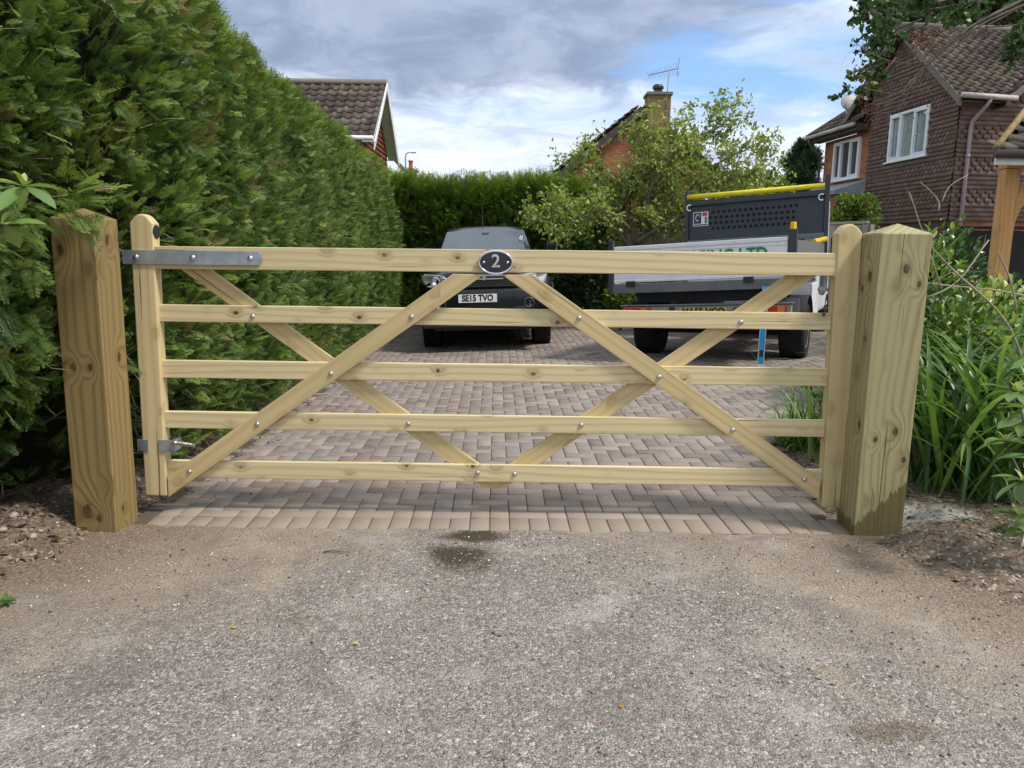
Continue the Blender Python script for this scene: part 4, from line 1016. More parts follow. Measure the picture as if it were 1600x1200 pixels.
# wing roof, eave along a, rising towards b with a hipped end
pit = R(38); vB = (b*math.cos(pit)+Vector((0, 0, math.sin(pit)))).normalized()
Lw = wg_end+.35-(jn+.02); hh = 1.75
roof_tiles('wing_roof', K+a*(jn+.02)-b*.42+Vector((0, 0, zwe+.17)), a, vB, [(0, 0), (Lw, 0), (Lw-hh*.8, hh), (0, hh)], hr, ROOF, seed=4)
mb = MB(); q0 = LB(jn+.02, .42, zwe+.155); mb.add([q0, q0+a*Lw, q0+a*(Lw-hh*.8)+vB*hh, q0+vB*hh], [(0, 1, 2, 3)]); mb.build('wing_roof_deck', DKWOOD, hr)
mb = MB(); mb.tube([q0+a*Lw+Vector((0, 0, .03)), q0+a*(Lw-hh*.8)+vB*hh+Vector((0, 0, .05))], .07, 8); mb.tube([q0+a*(Lw-hh*.8)+vB*hh+Vector((0, 0, .05)), q0+vB*hh+Vector((0, 0, .05))], .07, 8); mb.build('ridge_tiles', VERGE, hr, True)
mb = MB(); x = LB(wg_end+.02, .10, 0); mb.tube([x+Vector((0, 0, 0)), x+Vector((0, 0, zwe-.4)), LB(wg_end+.1, .42, zwe-.05), LB(wg_end+.1, .46, zwe+.1)], .038, 8); mb.build('downpipe', PIPEB, hr, True)
# wing: back wall closing side
mb = MB(); mb.prism([LB(wg_end, -.03, 0), LB(wg_end, -4, 0), LB(wg_end, -4, zwe+.5), LB(wg_end, -.03, zwe)], -a*.2); mb.build('wing_end_wall', BRICK, hr)
# lead flat over a bay below the wing
zl = A_(1320, 300)[1]; mb = MB(); l0 = jn-.05; l1 = wg_end+.3
mb.prism([LB(l0, 0, zl+.25), LB(l0, .9, zl-.05), LB(l0, .9, zl-.16), LB(l0, 0, zl-.16)], a*(l1-l0)); mb.build('lead_flat', LEAD, hr, bev=.01)
mb = MB(); mb.prism([LB(l0+.05, .80, 0), LB(l0+.05, .0, 0), LB(l0+.05, .0, zl-.165), LB(l0+.05, .80, zl-.165)], a*(l1-l0-.1)); mb.build('bay_wall', BRICK, hr)
# main gable roof: ridge along b
ov = .30; half = uap; hgt = zap-ze; ang = math.atan2(hgt, half); rl_ = half/math.cos(ang)+.0
vF = (a*math.cos(ang)+Vector((0, 0, math.sin(ang)))); Wb = B_(1562, 145)[0]; ridge_len = 8.0
rt = B_(1577, 60)
Of = K-a*.42*1.0-b*ov+Vector((0, 0, ze-.42*math.tan(ang)+.10)); SL = (half+.42)/math.cos(ang)
valley = Wb+ov
roof_tiles('main_roof', Of, b, vF, [(0, 0), (valley, 0), (valley+3.2, SL), (0, SL)], hr, ROOF, seed=7)
mb = MB(); q = Of-Vector(hr.location)-Vector((0, 0, .012)); rp = q+vF*SL
mb.add([q, q+b*(valley), rp+b*(valley+3.2), rp], [(0, 1, 2, 3)])
vBk = (-a*math.cos(ang)+Vector((0, 0, math.sin(ang)))); rb = rp+a*(half+.35)-Vector((0, 0, (half+.35)*math.tan(ang))); mb.add([rp, rp+b*9, rb+b*9, rb], [(0, 1, 2, 3)]); mb.build('roof_deck', DKWOOD, hr)
mb = MB(); mb.tube([rp-b*.02+Vector((0, 0, .04)), rp+b*6+Vector((0, 0, .04))], .10, 10); mb.build('ridge_tiles', VERGE, hr, True)
# verge: undercloak and bargeboards on the flank gable
def barge(p0, p1, drop=.20, out=.02, name='bargeboard', mat=VERGE, o_=outA):
    mb = MB(); d = Vector((0, 0, -drop)); mb.prism([p0, p1, p1+d, p0+d], Vector(o_)*-.05); return mb.build(name, mat, hr)
top = LB(uap, ov+.01, zap+.16); barge(LB(-.42, ov+.01, ze-.42*math.tan(ang)+.13), top); barge(LB(2*uap+.35, ov+.01, ze-.35*math.tan(ang)+.13), top)
def soff(p0, p1): mb = MB(); mb.prism([p0, p1, p1-Vector((0, 0, .04)), p0-Vector((0, 0, .04))], b*ov); mb.build('soffit', DKWOOD, hr)
soff(LB(-.42, ov-.03, ze-.42*math.tan(ang)+.05), LB(uap, ov-.03, zap+.08)); soff(LB(2*uap+.35, ov-.03, ze-.35*math.tan(ang)+.05), LB(uap, ov-.03, zap+.08))
# front wall, with projecting cross gable to the right
FW_ = 9.0; wall('front_wall', K, b, [(0, 0), (FW_, 0), (FW_, ze+.1), (0, ze-.05)], [], hr, BRICK, .2, outB, back=.03)
cg0 = Wb-.1; cgs = .78      # rise of the cross gable's left slope
def bands2(z): r = (z-zb)/.10; return (r % 7) >= 4
zb2 = zb
wall_tiles('tile_hanging', K, b, [(0, zb2), (FW_, zb2), (FW_, ze+.1+(FW_-cg0)*cgs), (cg0, ze-.05), (0, ze-.05)], [], hr, HANG, bands2, tw=.20, w_out=outB, seed=9)
def LBf(u, out, z): return Vector(K)+b*u+outB*out+Vector((0, 0, z))-Vector(hr.location)
mb = MB(); mb.prism([LBf(-.05, .02, ze-.02), LBf(-.05, .40, ze-.32), LBf(-.05, .40, ze-.27), LBf(-.05, .02, ze+.02)], b*(cg0+.05)); mb.build('soffit', DKWOOD, hr)
gutter(LBf(-.32, .50, ze-.19), LBf(cg0+.15, .50, ze-.23), mat=GUT, r=.06)
# cross gable slope and its bargeboard
vC = (b+Vector((0, 0, cgs))).normalized(); Oc = K+b*(cg0-.05)-a*.46+Vector((0, 0, ze-.27))
dv = -(a*(-1)); LC = 5.0
roof_tiles('cross_gable_roof', Oc, a, vC, [(0, 0), (.2, 0), (LC*.9, LC), (0, LC)], hr, ROOF, seed=12)
mb = MB(); q = Oc-Vector(hr.location)-Vector((0, 0, .02)); mb.add([q, q+a*.2, q+a*LC*.9+vC*LC, q+vC*LC], [(0, 1, 2, 3)]); mb.build('cross_gable_deck', DKWOOD, hr)
mb = MB(); q = Oc-Vector(hr.location)-a*.02+Vector((0, 0, .05)); mb.prism([q, q+vC*LC, q+vC*LC-Vector((0, 0, .20)), q-Vector((0, 0, .16))], a*.06); mb.build('bargeboard', VERGE, hr)
mb = MB(); mb.prism([q+a*.06-Vector((0, 0, .14)), q+vC*LC+a*.06-Vector((0, 0, .14)), q+vC*LC+a*.06-Vector((0, 0, .18)), q+a*.06-Vector((0, 0, .18))], a*.40); mb.build('soffit', DKWOOD, hr)
# downpipe on the front
dp = B_(1518, 160)[0]; mb = MB(); zt = ze-.25
mb.tube([LBf(dp+.10, .50, zt), LBf(dp+.06, .42, zt-.15), LBf(dp-.02, .12, zt-.42), LBf(dp-.02, .10, zt-.6), LBf(dp-.02, .10, 0)], .042, 10)
for z in (zt-1.2, zt-2.6): mb.tube([LBf(dp-.02, .10, z), LBf(dp-.02, .10, z+.07)], .052, 10)
mb.build('downpipe', PIPE, hr, True)
# satellite dish on the wing roof
s0 = at(1322, 190, onA(1322, 190).y-.2)
sd = thing('satellite_dish', 'pale round satellite dish on the roof of the brick wing', 'satellite dish', s0)
mb = MB(); mb.tube([(0, .15, -.35), (0, 0, .0), (0, 0, .42)], .018, 8); mb.build('mast', STEEL, sd, True)
mb = MB(); rows = []
for i in range(7):
    r = .22*i/6; rows.append([(r*math.cos(2*PI*k/20)*.92, -.10+.35*r*r*3, r*math.sin(2*PI*k/20)*1.05) for k in range(21)])
mb.grid(rows); o = mb.build('reflector', plain('dish_grey', (.42, .40, .37), .6, 0, .1, 4), sd, True, solid=.01, loc=(0, -.02, .5), rot=(R(-14), 0, R(-8)))
mb = MB(); mb.tube([(0, -.05, .25), (-.22, -.35, .38)], .01, 6); mb.box((-.26, -.41, .35), (-.19, -.33, .42)); mb.build('feed_arm', STEEL, sd)

# oak porch at the extreme right
pp = at(1570, 330, 9.0); pc = thing('oak_porch', 'tiled porch roof carried on a fresh oak post with curved brace', 'porch', (pp.x, 9.0, 0)); q0 = Vector(pc.location)
zt = at(1575, 258, 8.6).z; pw = .078
mb = MB(); mb.box((0, -pw, -pw), (zt, pw, pw)); mb.build('post', W_OAK, pc, bev=.006, rot=(0, -PI/2, 0))
mb = MB(); mb.box((0, -.08, -.09), (2.6, .08, .09)); mb.build('beam', W_OAK, pc, bev=.005, loc=(-.085, 0, zt+.095))
mb = MB(); rows = []; R0 = .62
arc = [(R0*(1-math.cos(t*PI/16)), zt-.72+R0*1.12*math.sin(t*PI/16)) for t in range(9)]
pl = [(.10+x, z) for x, z in arc]+[(.10+x+.13*math.sin(.4+i*.1)*0-.0+(-.07 if i else 0), z+.12) for i, (x, z) in reversed(list(enumerate(arc)))]
inner = [(.10+x, z) for x, z in arc]; outer = [(max(.097, .10+x-.09), min(z+.10, zt)) for x, z in arc]
mb.grid([[(x, -.035, z) for x, z in inner], [(x, .035, z) for x, z in inner], [(x, .035, z) for x, z in outer], [(x, -.035, z) for x, z in outer], [(x, -.035, z) for x, z in inner]])
mb.build('brace', W_OAK, pc)
zf = zt+.0; mb = MB(); mb.box((-.42, -.42, zf), (2.6, -.38, zf+.13)); mb.build('fascia', FASCIA, pc, bev=.004)
mb = MB(); mb.tube([(-.46, -.47, zf+.11), (2.6, -.47, zf+.11)], .05, 10); mb.build('gutter', PIPEB, pc, True)
vP = Vector((0, math.cos(R(30)), math.sin(R(30)))); rp_ = q0+Vector((-.45, -.45, zf+.15))
roof_tiles('roof', rp_, (1, 0, 0), vP, [(.0, 0), (3.0, 0), (3.0, 1.9), (1.5, 1.9)], pc, ROOF, tw=.22, gauge=.22, amp=.016, seed=15)
mb = MB(); e = Vector((-.45, -.45, zf+.135)); mb.add([e, e+Vector((3, 0, 0)), e+Vector((3, 0, 0))+vP*1.9, e+Vector((1.5, 0, 0))+vP*1.9], [(0, 1, 2, 3)]); mb.build('roof_deck', DKWOOD, pc)
mb = MB(); mb.tube([e+Vector((0, 0, .04)), e+Vector((1.5, 0, .06))+vP*1.9], .038, 8); mb.build('hip_tiles', plain('mossy_hip', (.27, .205, .10), .9, 0, .3, 8, .5, .1), pc, True)

# ------------------------------------------------------------------ house beyond the hedge on the left (gable end to the right)
Yr = 26.5; P_r = at(599, 126, Yr); Xg = P_r.x
def onX(px, py): d = ray(px, py); return EYE+d*(Xg/d.x)
fe = onX(583.5, 214); be = onX(621, 245); rd = onX(599, 126); ym = (fe.y+be.y)/2; zE = (fe.z+be.z)/2
hl = thing('gabled_house', 'house with brown pantile roof and white edged gable rising behind the left hedge', 'house', (Xg, ym, 0)); q0 = Vector(hl.location)
hd = (be.y-fe.y)/2; rz = rd.z; LW = 9.0; an = math.atan2(rz-zE, hd); sl_ = hd/math.cos(an)
wall('gable_wall', (Xg-.35, ym, 0), (0, 1, 0), [(-hd+.35, 0), (hd-.35, 0), (hd-.35, zE), (0, rz-.25), (-hd+.35, zE)], [], hl, BRICK, .25, (1, 0, 0))
wall_tiles('tile_hanging', (Xg-.35, ym, 0), (0, 1, 0), [(-hd+.35, 2.8), (hd-.35, 2.8), (hd-.35, zE), (0, rz-.3), (-hd+.35, zE)], [], hl, HANGR, lambda z: False, tw=.2, gauge=.16, w_out=(1, 0, 0))
mb = MB(); mb.box((-LW, -hd+.35, 0), (-.62, -hd+.6, zE)); mb.build('front_wall', BRICK, hl)
vf = Vector((0, math.cos(an), math.sin(an))); roof_tiles('roof', (Xg, ym-hd, zE), (-1, 0, 0), vf, [(.02, 0), (LW, 0), (LW, sl_), (.02, sl_)], hl, ROOF, tw=.33, gauge=.34, amp=.04, seed=21)
mb = MB(); mb.add([(0, -hd, zE-.03), (-LW, -hd, zE-.03), (-LW, 0, rz-.03), (0, 0, rz-.03), (0, hd, zE-.03), (-LW, hd, zE-.03)], [(0, 1, 2, 3), (3, 2, 5, 4)]); mb.build('roof_deck', DKWOOD, hl)
mb = MB(); mb.tube([(.02, 0, rz+.03), (-LW, 0, rz+.03)], .11, 8); mb.build('ridge_tiles', VERGE, hl, True)
for s in (-1, 1):
    mb = MB(); mb.prism([(.03, s*(hd+.05), zE-.12), (.03, 0, rz+.02), (.01, 0, rz-.22), (.01, s*(hd+.05), zE-.38)], (.04, 0, 0)); mb.build('bargeboard', FASCIA, hl)
    mb = MB(); mb.prism([(-.35, s*(hd+.05), zE-.08), (-.35, 0, rz-.07), (-.35, 0, rz-.14), (-.35, s*(hd+.05), zE-.15)], (.355, 0, 0)); mb.build('soffit', FASCIA, hl)
mb = MB(); mb.tube([(0, -hd-.05, zE-.03), (-LW, -hd-.05, zE-.03)], .07, 8); mb.build('gutter', FASCIA, hl, True)
# lower roof and chimney of the next house along
q = at(631, 262, 38); ll = thing('lean_to_roof', 'small dark sloping roof end just below the white gable', 'roof', (q.x, q.y, 0))
mb = MB(); e = at(612, 244, 38)-Vector(ll.location); f_ = at(636, 270, 38)-Vector(ll.location); mb.prism([e, f_, f_-Vector((0, 0, .12)), e-Vector((0, 0, .12))], (0, 3, 0)); mb.build('roof', DKWOOD, ll)
mb = MB(); mb.box((e.x, .1, 0), (f_.x-.25, 2.9, f_.z-.15)); mb.build('wall', BRICK, ll)
q = at(642, 274, 45); cs = thing('chimney', 'distant brick chimney with one red pot above the far hedge', 'chimney', (q.x, q.y, 0))
mb = MB(); z1 = at(642, 269, 45).z; mb.box((-.32, -.3, 0), (.32, .3, z1)); mb.box((-.38, -.36, z1+.003), (.38, .36, z1+.13)); mb.build('stack', BRICK, cs)
mb = MB(); mb.lathe([(.15, z1+.14), (.12, z1+.3), (.11, z1+.55), (.15, z1+.58), (.15, z1+.64)], 12, Matrix.Translation((.0, 0, 0))); mb.build('pot', plain('red_clay_pot', (.42, .13, .09), .8), cs, True)
q = at(634, 300, 45); z1 = at(634, 240, 45).z; lp = thing('street_lamp', 'thin grey street lamp with curved arm far beyond the hedge', 'street lamp', (q.x, q.y, 0))
mb = MB(); mb.tube([(0, 0, 0), (0, 0, z1-.2), (.05, 0, z1), (.2, 0, z1+.08), (.36, 0, z1+.08)], [.06, .045, .04, .035, .03], 8); mb.build('column', GALV, lp, True)
mb = MB(); mb.box((.30, -.07, z1+.02), (.62, .07, z1+.10)); mb.build('lantern', GALV, lp, bev=.02)

# ------------------------------------------------------------------ brick gable house beyond the fruit tree
Yb = 27.0; ap = at(1000, 170, Yb); le = at(868, 274, Yb); hw = ap.x-le.x
hb_ = thing('brick_gable_house', 'orange brick gable end with dark roof edge and chimney behind the fruit tree', 'house', (ap.x, Yb, 0)); q0 = Vector(hb_.location)
sl2 = (ap.z-le.z)/hw
wall('gable_wall', (ap.x, Yb, 0), (1, 0, 0), [(-hw+.35, 0), (hw-.45, 0), (hw-.45, le.z+.15), (0, ap.z-.12), (-hw+.35, le.z+.12)], [], hb_, BRICK, .25, (0, -1, 0))
for s in (-1, 1):
    mb = MB(); mb.prism([(s*hw, -.25, le.z), (0, -.25, ap.z), (0, -.25, ap.z-.26), (s*hw, -.25, le.z-.26)], (0, .05, 0)); mb.build('bargeboard', DKWOOD, hb_)
    mb = MB(); mb.prism([(s*hw, -.20, le.z+.05), (0, -.20, ap.z+.05), (0, -.20, ap.z-.02), (s*hw, -.20, le.z-.02)], (0, 8, 0)); mb.build('roof_deck', DKWOOD, hb_)
    v_ = Vector((-s, 0, sl2)).normalized(); roof_tiles('roof', (ap.x+s*(hw+.05), Yb-.28, le.z+.06), (0, 1, 0), v_, [(0, 0), (8, 0), (8, math.hypot(hw, hw*sl2)), (0, math.hypot(hw, hw*sl2))], hb_, ROOF, seed=30+s)
# chimney on the gable
c0 = at(1010, 175, Yb); c1 = at(1045, 175, Yb); zt = at(1028, 151, Yb).z; xm = (c0.x+c1.x)/2-ap.x; cw = (c1.x-c0.x)/2
mb = MB(); 
wall('chimney', (ap.x+xm, Yb-.3, 0), (1, 0, 0), [(-cw, 3), (cw, 3), (cw, zt), (-cw, zt)], [], hb_, BRICKY, .75, (0, -1, 0))
mb.box((xm-cw-.05, -.35, zt+.002), (xm+cw+.05, .5, zt+.10)); mb.build('chimney_cap', VERGE, hb_, bev=.01)
mb = MB(); mb.lathe([(.15, zt+.1), (.14, zt+.26)], 12, Matrix.Translation((xm, .1, 0))); mb.lathe([(.19, zt+.262), (.19, zt+.33), (.14, zt+.40)], 12, Matrix.Translation((xm, .1, 0))); mb.build('cowl', BLACKP, hb_)
q = at(1041, 155, Yb-.3); ta = thing('television_aerial', 'thin television aerial on a mast strapped to the mossy chimney', 'aerial', q); z1 = at(1043, 112, q.y).z-q.z
mb = MB(); mb.tube([(0, 0, -.3), (.05, 0, z1)], .018, 6); mb.build('mast', GUT, ta, True)
mb = MB(); A0 = Vector((-.62, 0, z1-.12)); A1 = Vector((.30, -.1, z1+.08)); mb.tube([A0, A1], .014, 5)
for i in range(11): p = A0.lerp(A1, i/10); s = .10+.012*i; mb.tube([p+Vector((.05, -s*.5, -s)), p+Vector((-.05, s*.5, s))], .008, 4)
mb.tube([A1+Vector((.0, -.05, -.25)), A1+Vector((.06, .05, .35))], .012, 4); mb.tube([A1+Vector((.04, -.1, -.18)), A1+Vector((.22, .1, .18))], .01, 4); mb.build('elements', plain('aerial_metal', (.16, .165, .17), .5, .3), ta)
# ------------------------------------------------------------------ vehicles
m, n = new_mat('black_car_paint'); p = world_co(n)
CARP = fin(m, n, n.mix(n.rng(n.noise(p, 3, 5), .4, .7), (.003, .0035, .006), (.006, .007, .009)), n.rng(n.noise(p, 30, 3), .3, .7, .25, .38), .3, .0, None, {'Coat Weight': .35, 'Coat Roughness': .08})
m, n = new_mat('car_window'); CARG = fin(m, n, (.035, .05, .06), .04, 1.0, 0, None, {'Coat Weight': .4, 'Coat Roughness': .02, 'Coat IOR': 1.7})
RUB = plain('tyre_rubber', (.018, .018, .019), .85, 0, .2, 9, .5, .2)
TRIM = plain('black_trim', (.016, .016, .018), .6, 0, .2, 9, .2)
LENS = plain('headlamp_lens', (.55, .58, .62), .08, .55, .3, 12, coat=1)
REDL = plain('red_lamp_lens', (.42, .012, .012), .15, 0, .2, 8, coat=1)
AMB = plain('amber_lamp_lens', (.6, .17, .02), .2, 0, .2, 8, coat=1)
PLW = plain('white_number_plate', (.72, .73, .72), .3, 0, .04); PLY = plain('yellow_number_plate', (.52, .34, .07), .4, 0, .15, 8)
INK = plain('plate_black', (.012, .012, .012), .4, 0, 0)
def wheel(parent, x, y, r, w_, loc_z=0, rim=GALV, spin=0):
    sgn = 1 if x > 0 else -1; mb = MB(); n_ = 40; hw = w_/2
    prof = [(r*.62, -hw*.9), (r*.80, -hw), (r*.93, -hw*.95), (r*.985, -hw*.78), (r, -hw*.5), (r*.992, -hw*.28), (r*.992, -.2*hw), (r, -hw*.18), (r, hw*.18), (r*.992, hw*.2), (r*.992, hw*.28), (r, hw*.5), (r*.985, hw*.78), (r*.93, hw*.95), (r*.8, hw), (r*.62, hw*.9)]
    Mx = Matrix.Translation((x, y, r+loc_z)) @ Matrix.Rotation(PI/2, 4, 'Y')
    mb.lathe(prof, n_, Mx)
    for k in range(n_):        # shoulder tread blocks
        a_ = 2*PI*k/n_
        for s in (-1, 1): mb.box((r*.985, -.016, s*hw*.74-.018), (r*1.006, .016, s*hw*.74+.018), Mx @ Matrix.Rotation(a_, 4, 'Z'))
    wo_ = mb.build('wheel', RUB, parent)
    mb = MB(); mb.lathe([(r*.60, sgn*hw*.55), (r*.62, sgn*hw*.92), (r*.55, sgn*hw*.9), (r*.50, sgn*hw*.6), (r*.2, sgn*hw*.7), (r*.16, sgn*hw*.85), (.005, sgn*hw*.86)], 24, Mx); mb.build('rim', rim, wo_, True)
    return wo_
# ---- black 4x4
cp = Vector((-.40, 10.5, gz(-.4, 10.5)))
car = thing('parked_car', 'black four wheel drive pickup facing the gate with a white front number plate', 'car', cp, (0, -.042, R(1)))
X0 = .045; W = .93
def ring(y, w, zb, zs, zh, nose=0):
    """half section from the bottom centre round to the top centre"""
    return [(0, zb), (w*.55, zb), (w*.90, zb+.02), (w*.985, zb+.12), (w, zb+.30), (w, zs-.16), (w*.985, zs-.05), (w*.93, zs), (w*.80, zs+(zh-zs)*.55), (w*.66, zh-.012), (w*.60, zh+.018), (w*.3, zh+.022), (0, zh+.02)]
ST_ = [(0.02, .66, .46, .86, .98), (.03, .74, .42, .90, 1.02), (.07, .84, .40, .94, 1.06), (.16, .91, .38, .98, 1.085), (.35, .945, .38, 1.00, 1.11), (.6, .955, .38, 1.02, 1.13), (.9, .955, .38, 1.03, 1.15), (1.25, .95, .38, 1.05, 1.17), (1.6, .95, .38, 1.06, 1.17), (2.4, .95, .38, 1.07, 1.15), (3.5, .95, .38, 1.08, 1.12), (4.9, .94, .40, 1.08, 1.10), (5.1, .90, .45, 1.05, 1.08)]
mb = MB(); rows = []
for (y, w, zb, zs, zh) in ST_:
    h_ = ring(y, w, zb, zs, zh); rows.append([(X0+x, y, z) for x, z in h_]+[(X0-x, y, z) for x, z in reversed(h_[:-1])])
mb.grid(rows); n_ = len(rows[0]); mb.add(rows[0], [tuple(range(n_))]); mb.add(rows[-1], [tuple(range(n_-1, -1, -1))])
body = mb.build('body', CARP, car, True)
# wheel arch flares
for s in (-1, 1):
    for yc in (.98, 4.0):
        mb = MB(); arc = [(yc+.50*math.cos(t), .44+.46*math.sin(t)) for t in np.linspace(0, PI, 15)]; inn = [(yc+.42*math.cos(t), .42+.40*math.sin(t)) for t in np.linspace(0, PI, 15)]
        mb.grid([[(X0+s*(W-.02), y, z) for y, z in arc], [(X0+s*(W+.055), y, z) for y, z in arc], [(X0+s*(W+.06), y, z) for y, z in inn], [(X0+s*(W-.25), y, z) for y, z in inn]]); mb.build('wheel_arch', TRIM, car, True)
# cabin
def cab(y, w, z): return (X0+w, y, z)
cb = [(1.30, .80, 1.13), (1.42, .775, 1.24), (2.08, .655, 1.66), (2.32, .62, 1.735), (2.9, .62, 1.765), (3.35, .615, 1.74), (3.55, .66, 1.55), (3.62, .80, 1.12)]
mb = MB(); rows = []
for y, w, z in cb:
    e = .045; lo = 1.12; rows.append([(X0-.835, y, lo), (X0-w-.012, y, max(lo, z-.09)), (X0-w+e*.6, y, z-.012), (X0-w*.55, y, z+.018), (X0, y, z+.026), (X0+w*.55, y, z+.018), (X0+w-e*.6, y, z-.012), (X0+w+.012, y, max(lo, z-.09)), (X0+.835, y, lo)])
mb.grid(rows); mb.build('cabin', CARP, car, True)
def qd(name, pts, mat, nudge, par=car, nseg=8, bow=.02):
    """bowed glass panel between four corners (bl, br, tr, tl)"""
    bl, br, tr, tl = [Vector(q) for q in pts]; nn = (br-bl).cross(tl-bl).normalized(); mb = MB(); rows = []
    for j in range(nseg+1):
        v = j/nseg; rows.append([bl.lerp(br, i/nseg).lerp(tl.lerp(tr, i/nseg), v)+nn*(nudge+bow*math.sin(PI*i/nseg)) for i in range(nseg+1)])
    mb.grid(rows); return mb.build(name, mat, par, True)
ws = qd('windscreen', [(X0-.735, 1.40, 1.235), (X0+.735, 1.40, 1.235), (X0+.615, 2.11, 1.675), (X0-.615, 2.11, 1.675)], CARG, .012, bow=.03)
mb = MB(); mb.tube([(X0-.25, 1.40, 1.24), (X0-.25, 1.375, 1.27), (X0+.30, 1.44, 1.30)], .009, 6); mb.tube([(X0+.30, 1.40, 1.24), (X0+.30, 1.375, 1.27), (X0+.70, 1.43, 1.285)], .009, 6); mb.build('wiper', TRIM, car)
mb = MB(); mb.prism([(X0-.06, 1.99, 1.66), (X0+.06, 1.99, 1.66), (X0+.04, 1.90, 1.585), (X0-.04, 1.90, 1.585)], (0, .02, -.03)); mb.build('mirror_housing', TRIM, ws)
mb = MB(); mb.tube([(X0+.585, 1.875, 1.585), (X0+.575, 1.80, 1.54), (X0+.555, 1.78, 1.525), (X0+.54, 1.82, 1.55), (X0+.56, 1.875, 1.585), (X0+.585, 1.875, 1.585)], .006, 6); mb.build('sticker_ring', PLW, ws)
for s in (-1, 1):
    pts = [(X0+s*.845, 1.62, 1.15), (X0+s*.835, 2.42, 1.15), (X0+s*.672, 2.42, 1.66), (X0+s*.70, 2.20, 1.62)]
    if s < 0: pts = [pts[1], pts[0], pts[3], pts[2]]
    qd('side_window', pts, CARG, .012, bow=0)
    mb = MB(); mb.prism([(X0+s*.86, 1.66, 1.20), (X0+s*1.0, 1.60, 1.22), (X0+s*1.12, 1.60, 1.25), (X0+s*1.12, 1.60, 1.41), (X0+s*1.08, 1.60, 1.45), (X0+s*.93, 1.62, 1.44), (X0+s*.92, 1.64, 1.28)], (0, .10, 0)); mb.build('wing_mirror', CARP, car, bev=.015)
    mb = MB(); mb.add([(X0+s*.955, 1.715, 1.26), (X0+s*1.10, 1.715, 1.27), (X0+s*1.10, 1.715, 1.42), (X0+s*.955, 1.715, 1.42)], [(0, 1, 2, 3)]); mb.build('mirror_glass', CHROME, car)
mb = MB(); mb.tube([(X0-.05, 2.42, 1.75), (X0-.05, 2.50, 2.10)], [.008, .003], 5); mb.cyl((X0-.05, 2.42, 1.74), (X0-.05, 2.42, 1.77), .02); mb.build('aerial', TRIM, car)
# front end: grille, lamps, bumper
mb = MB(); mb.box((X0-.44, -.02, .88), (X0+.44, .05, 1.085)); gl = mb.build('grille', TRIM, car, bev=.02)
mb = MB()
for i in range(6): mb.box((X0-.42, -.032, .895+i*.030), (X0+.42, -.021, .905+i*.030))
for i in range(22): x = X0-.41+i*.039; mb.box((x, -.029, .89), (x+.006, -.0205, 1.08))
mb.build('mesh', plain('grille_grey', (.06, .06, .065), .4, .4), gl)
mb = MB(); mb.box((X0-.26, -.047, .985), (X0+.26, -.033, 1.003)); mb.box((X0-.26, -.047, 1.030), (X0+.26, -.033, 1.048)); mb.box((X0-.022, -.052, .980), (X0+.022, -.048, 1.052)); mb.build('trim_bars', CHROME, gl, bev=.003)
for s in (-1, 1):
    P = [(s*.50, -.012, .915), (s*.70, .015, .885), (s*.80, .07, .905), (s*.855, .15, .96), (s*.865, .17, 1.05), (s*.82, .10, 1.075), (s*.56, .0, 1.05), (s*.49, -.015, 1.0)]
    mb = MB(); mb.prism([(X0+x, y-.012, z) for x, y, z in P], (0, .12, 0)); hl_ = mb.build('headlight', LENS, car, bev=.018)
    mb = MB(); mb.lathe([(.062, 0), (.06, .01), (.035, -.015), (.01, -.03)], 18, Matrix.Translation((X0+s*.66, -.02, .975)) @ Matrix.Rotation(PI/2, 4, 'X')); mb.build('reflector', CHROME, hl_, True)
    mb = MB(); mb.lathe([(.075, 0), (.075, .02), (.055, .024), (.05, .005), (.01, .004)], 20, Matrix.Translation((X0+s*.60, -.035, .665)) @ Matrix.Rotation(PI/2, 4, 'X')); mb.build('fog_lamp', plain('fog_lens', (.08, .08, .085), .15, .5), car, True)
mb = MB(); pr = [(-.90, .16), (-.80, .02), (-.55, -.05), (0, -.075), (.55, -.05), (.80, .02), (.90, .16)]
rows = [[(X0+x*sx_, y+dy, z) for x, y in pr] for z, dy, sx_ in ((.42, .06, .97), (.46, .01, 1), (.60, -.005, 1), (.74, 0, 1), (.82, .005, 1), (.86, .03, .99), (.875, .09, .97))]
mb.grid(rows); mb.build('bumper', CARP, car, True)
mb = MB(); mb.box((X0-.55, -.062, .54), (X0+.55, .0, .615)); mb.build('lower_intake', TRIM, car, bev=.012)
mb = MB(); mb.box((X0-.86, -.045, .34), (X0+.86, .10, .475)); mb.build('valance_shade_box', TRIM, car, bev=.02)  # black box added below the bumper to keep its bright underside dark
mb = MB(); mb.box((X0-.70, .05, .30), (X0+.70, .6, .40)); mb.box((X0-.5, .7, .26), (X0+.5, 4.6, .37)); mb.cyl((X0-.75, .98, .38), (X0+.75, .98, .38), .04); mb.box((X0-.93, 1.5, .33), (X0+.93, 3.4, .40)); mb.build('underside', TRIM, car)
px = X0-.095; mb = MB(); mb.box((px-.26, -.090, .685), (px+.26, -.079, .795)); pl_ = mb.build('number_plate', PLW, car, bev=.002)
text('lettering', 'SE15 TVO', .118, INK, pl_, Matrix.Translation((px, -.0915, .741)) @ UP, .0006, .0048, sx=.84)
for x, y in ((-.80, .98), (.80, .98), (-.80, 4.0), (.80, 4.0)): wheel(car, X0+x, y, .375, .27, -.055)

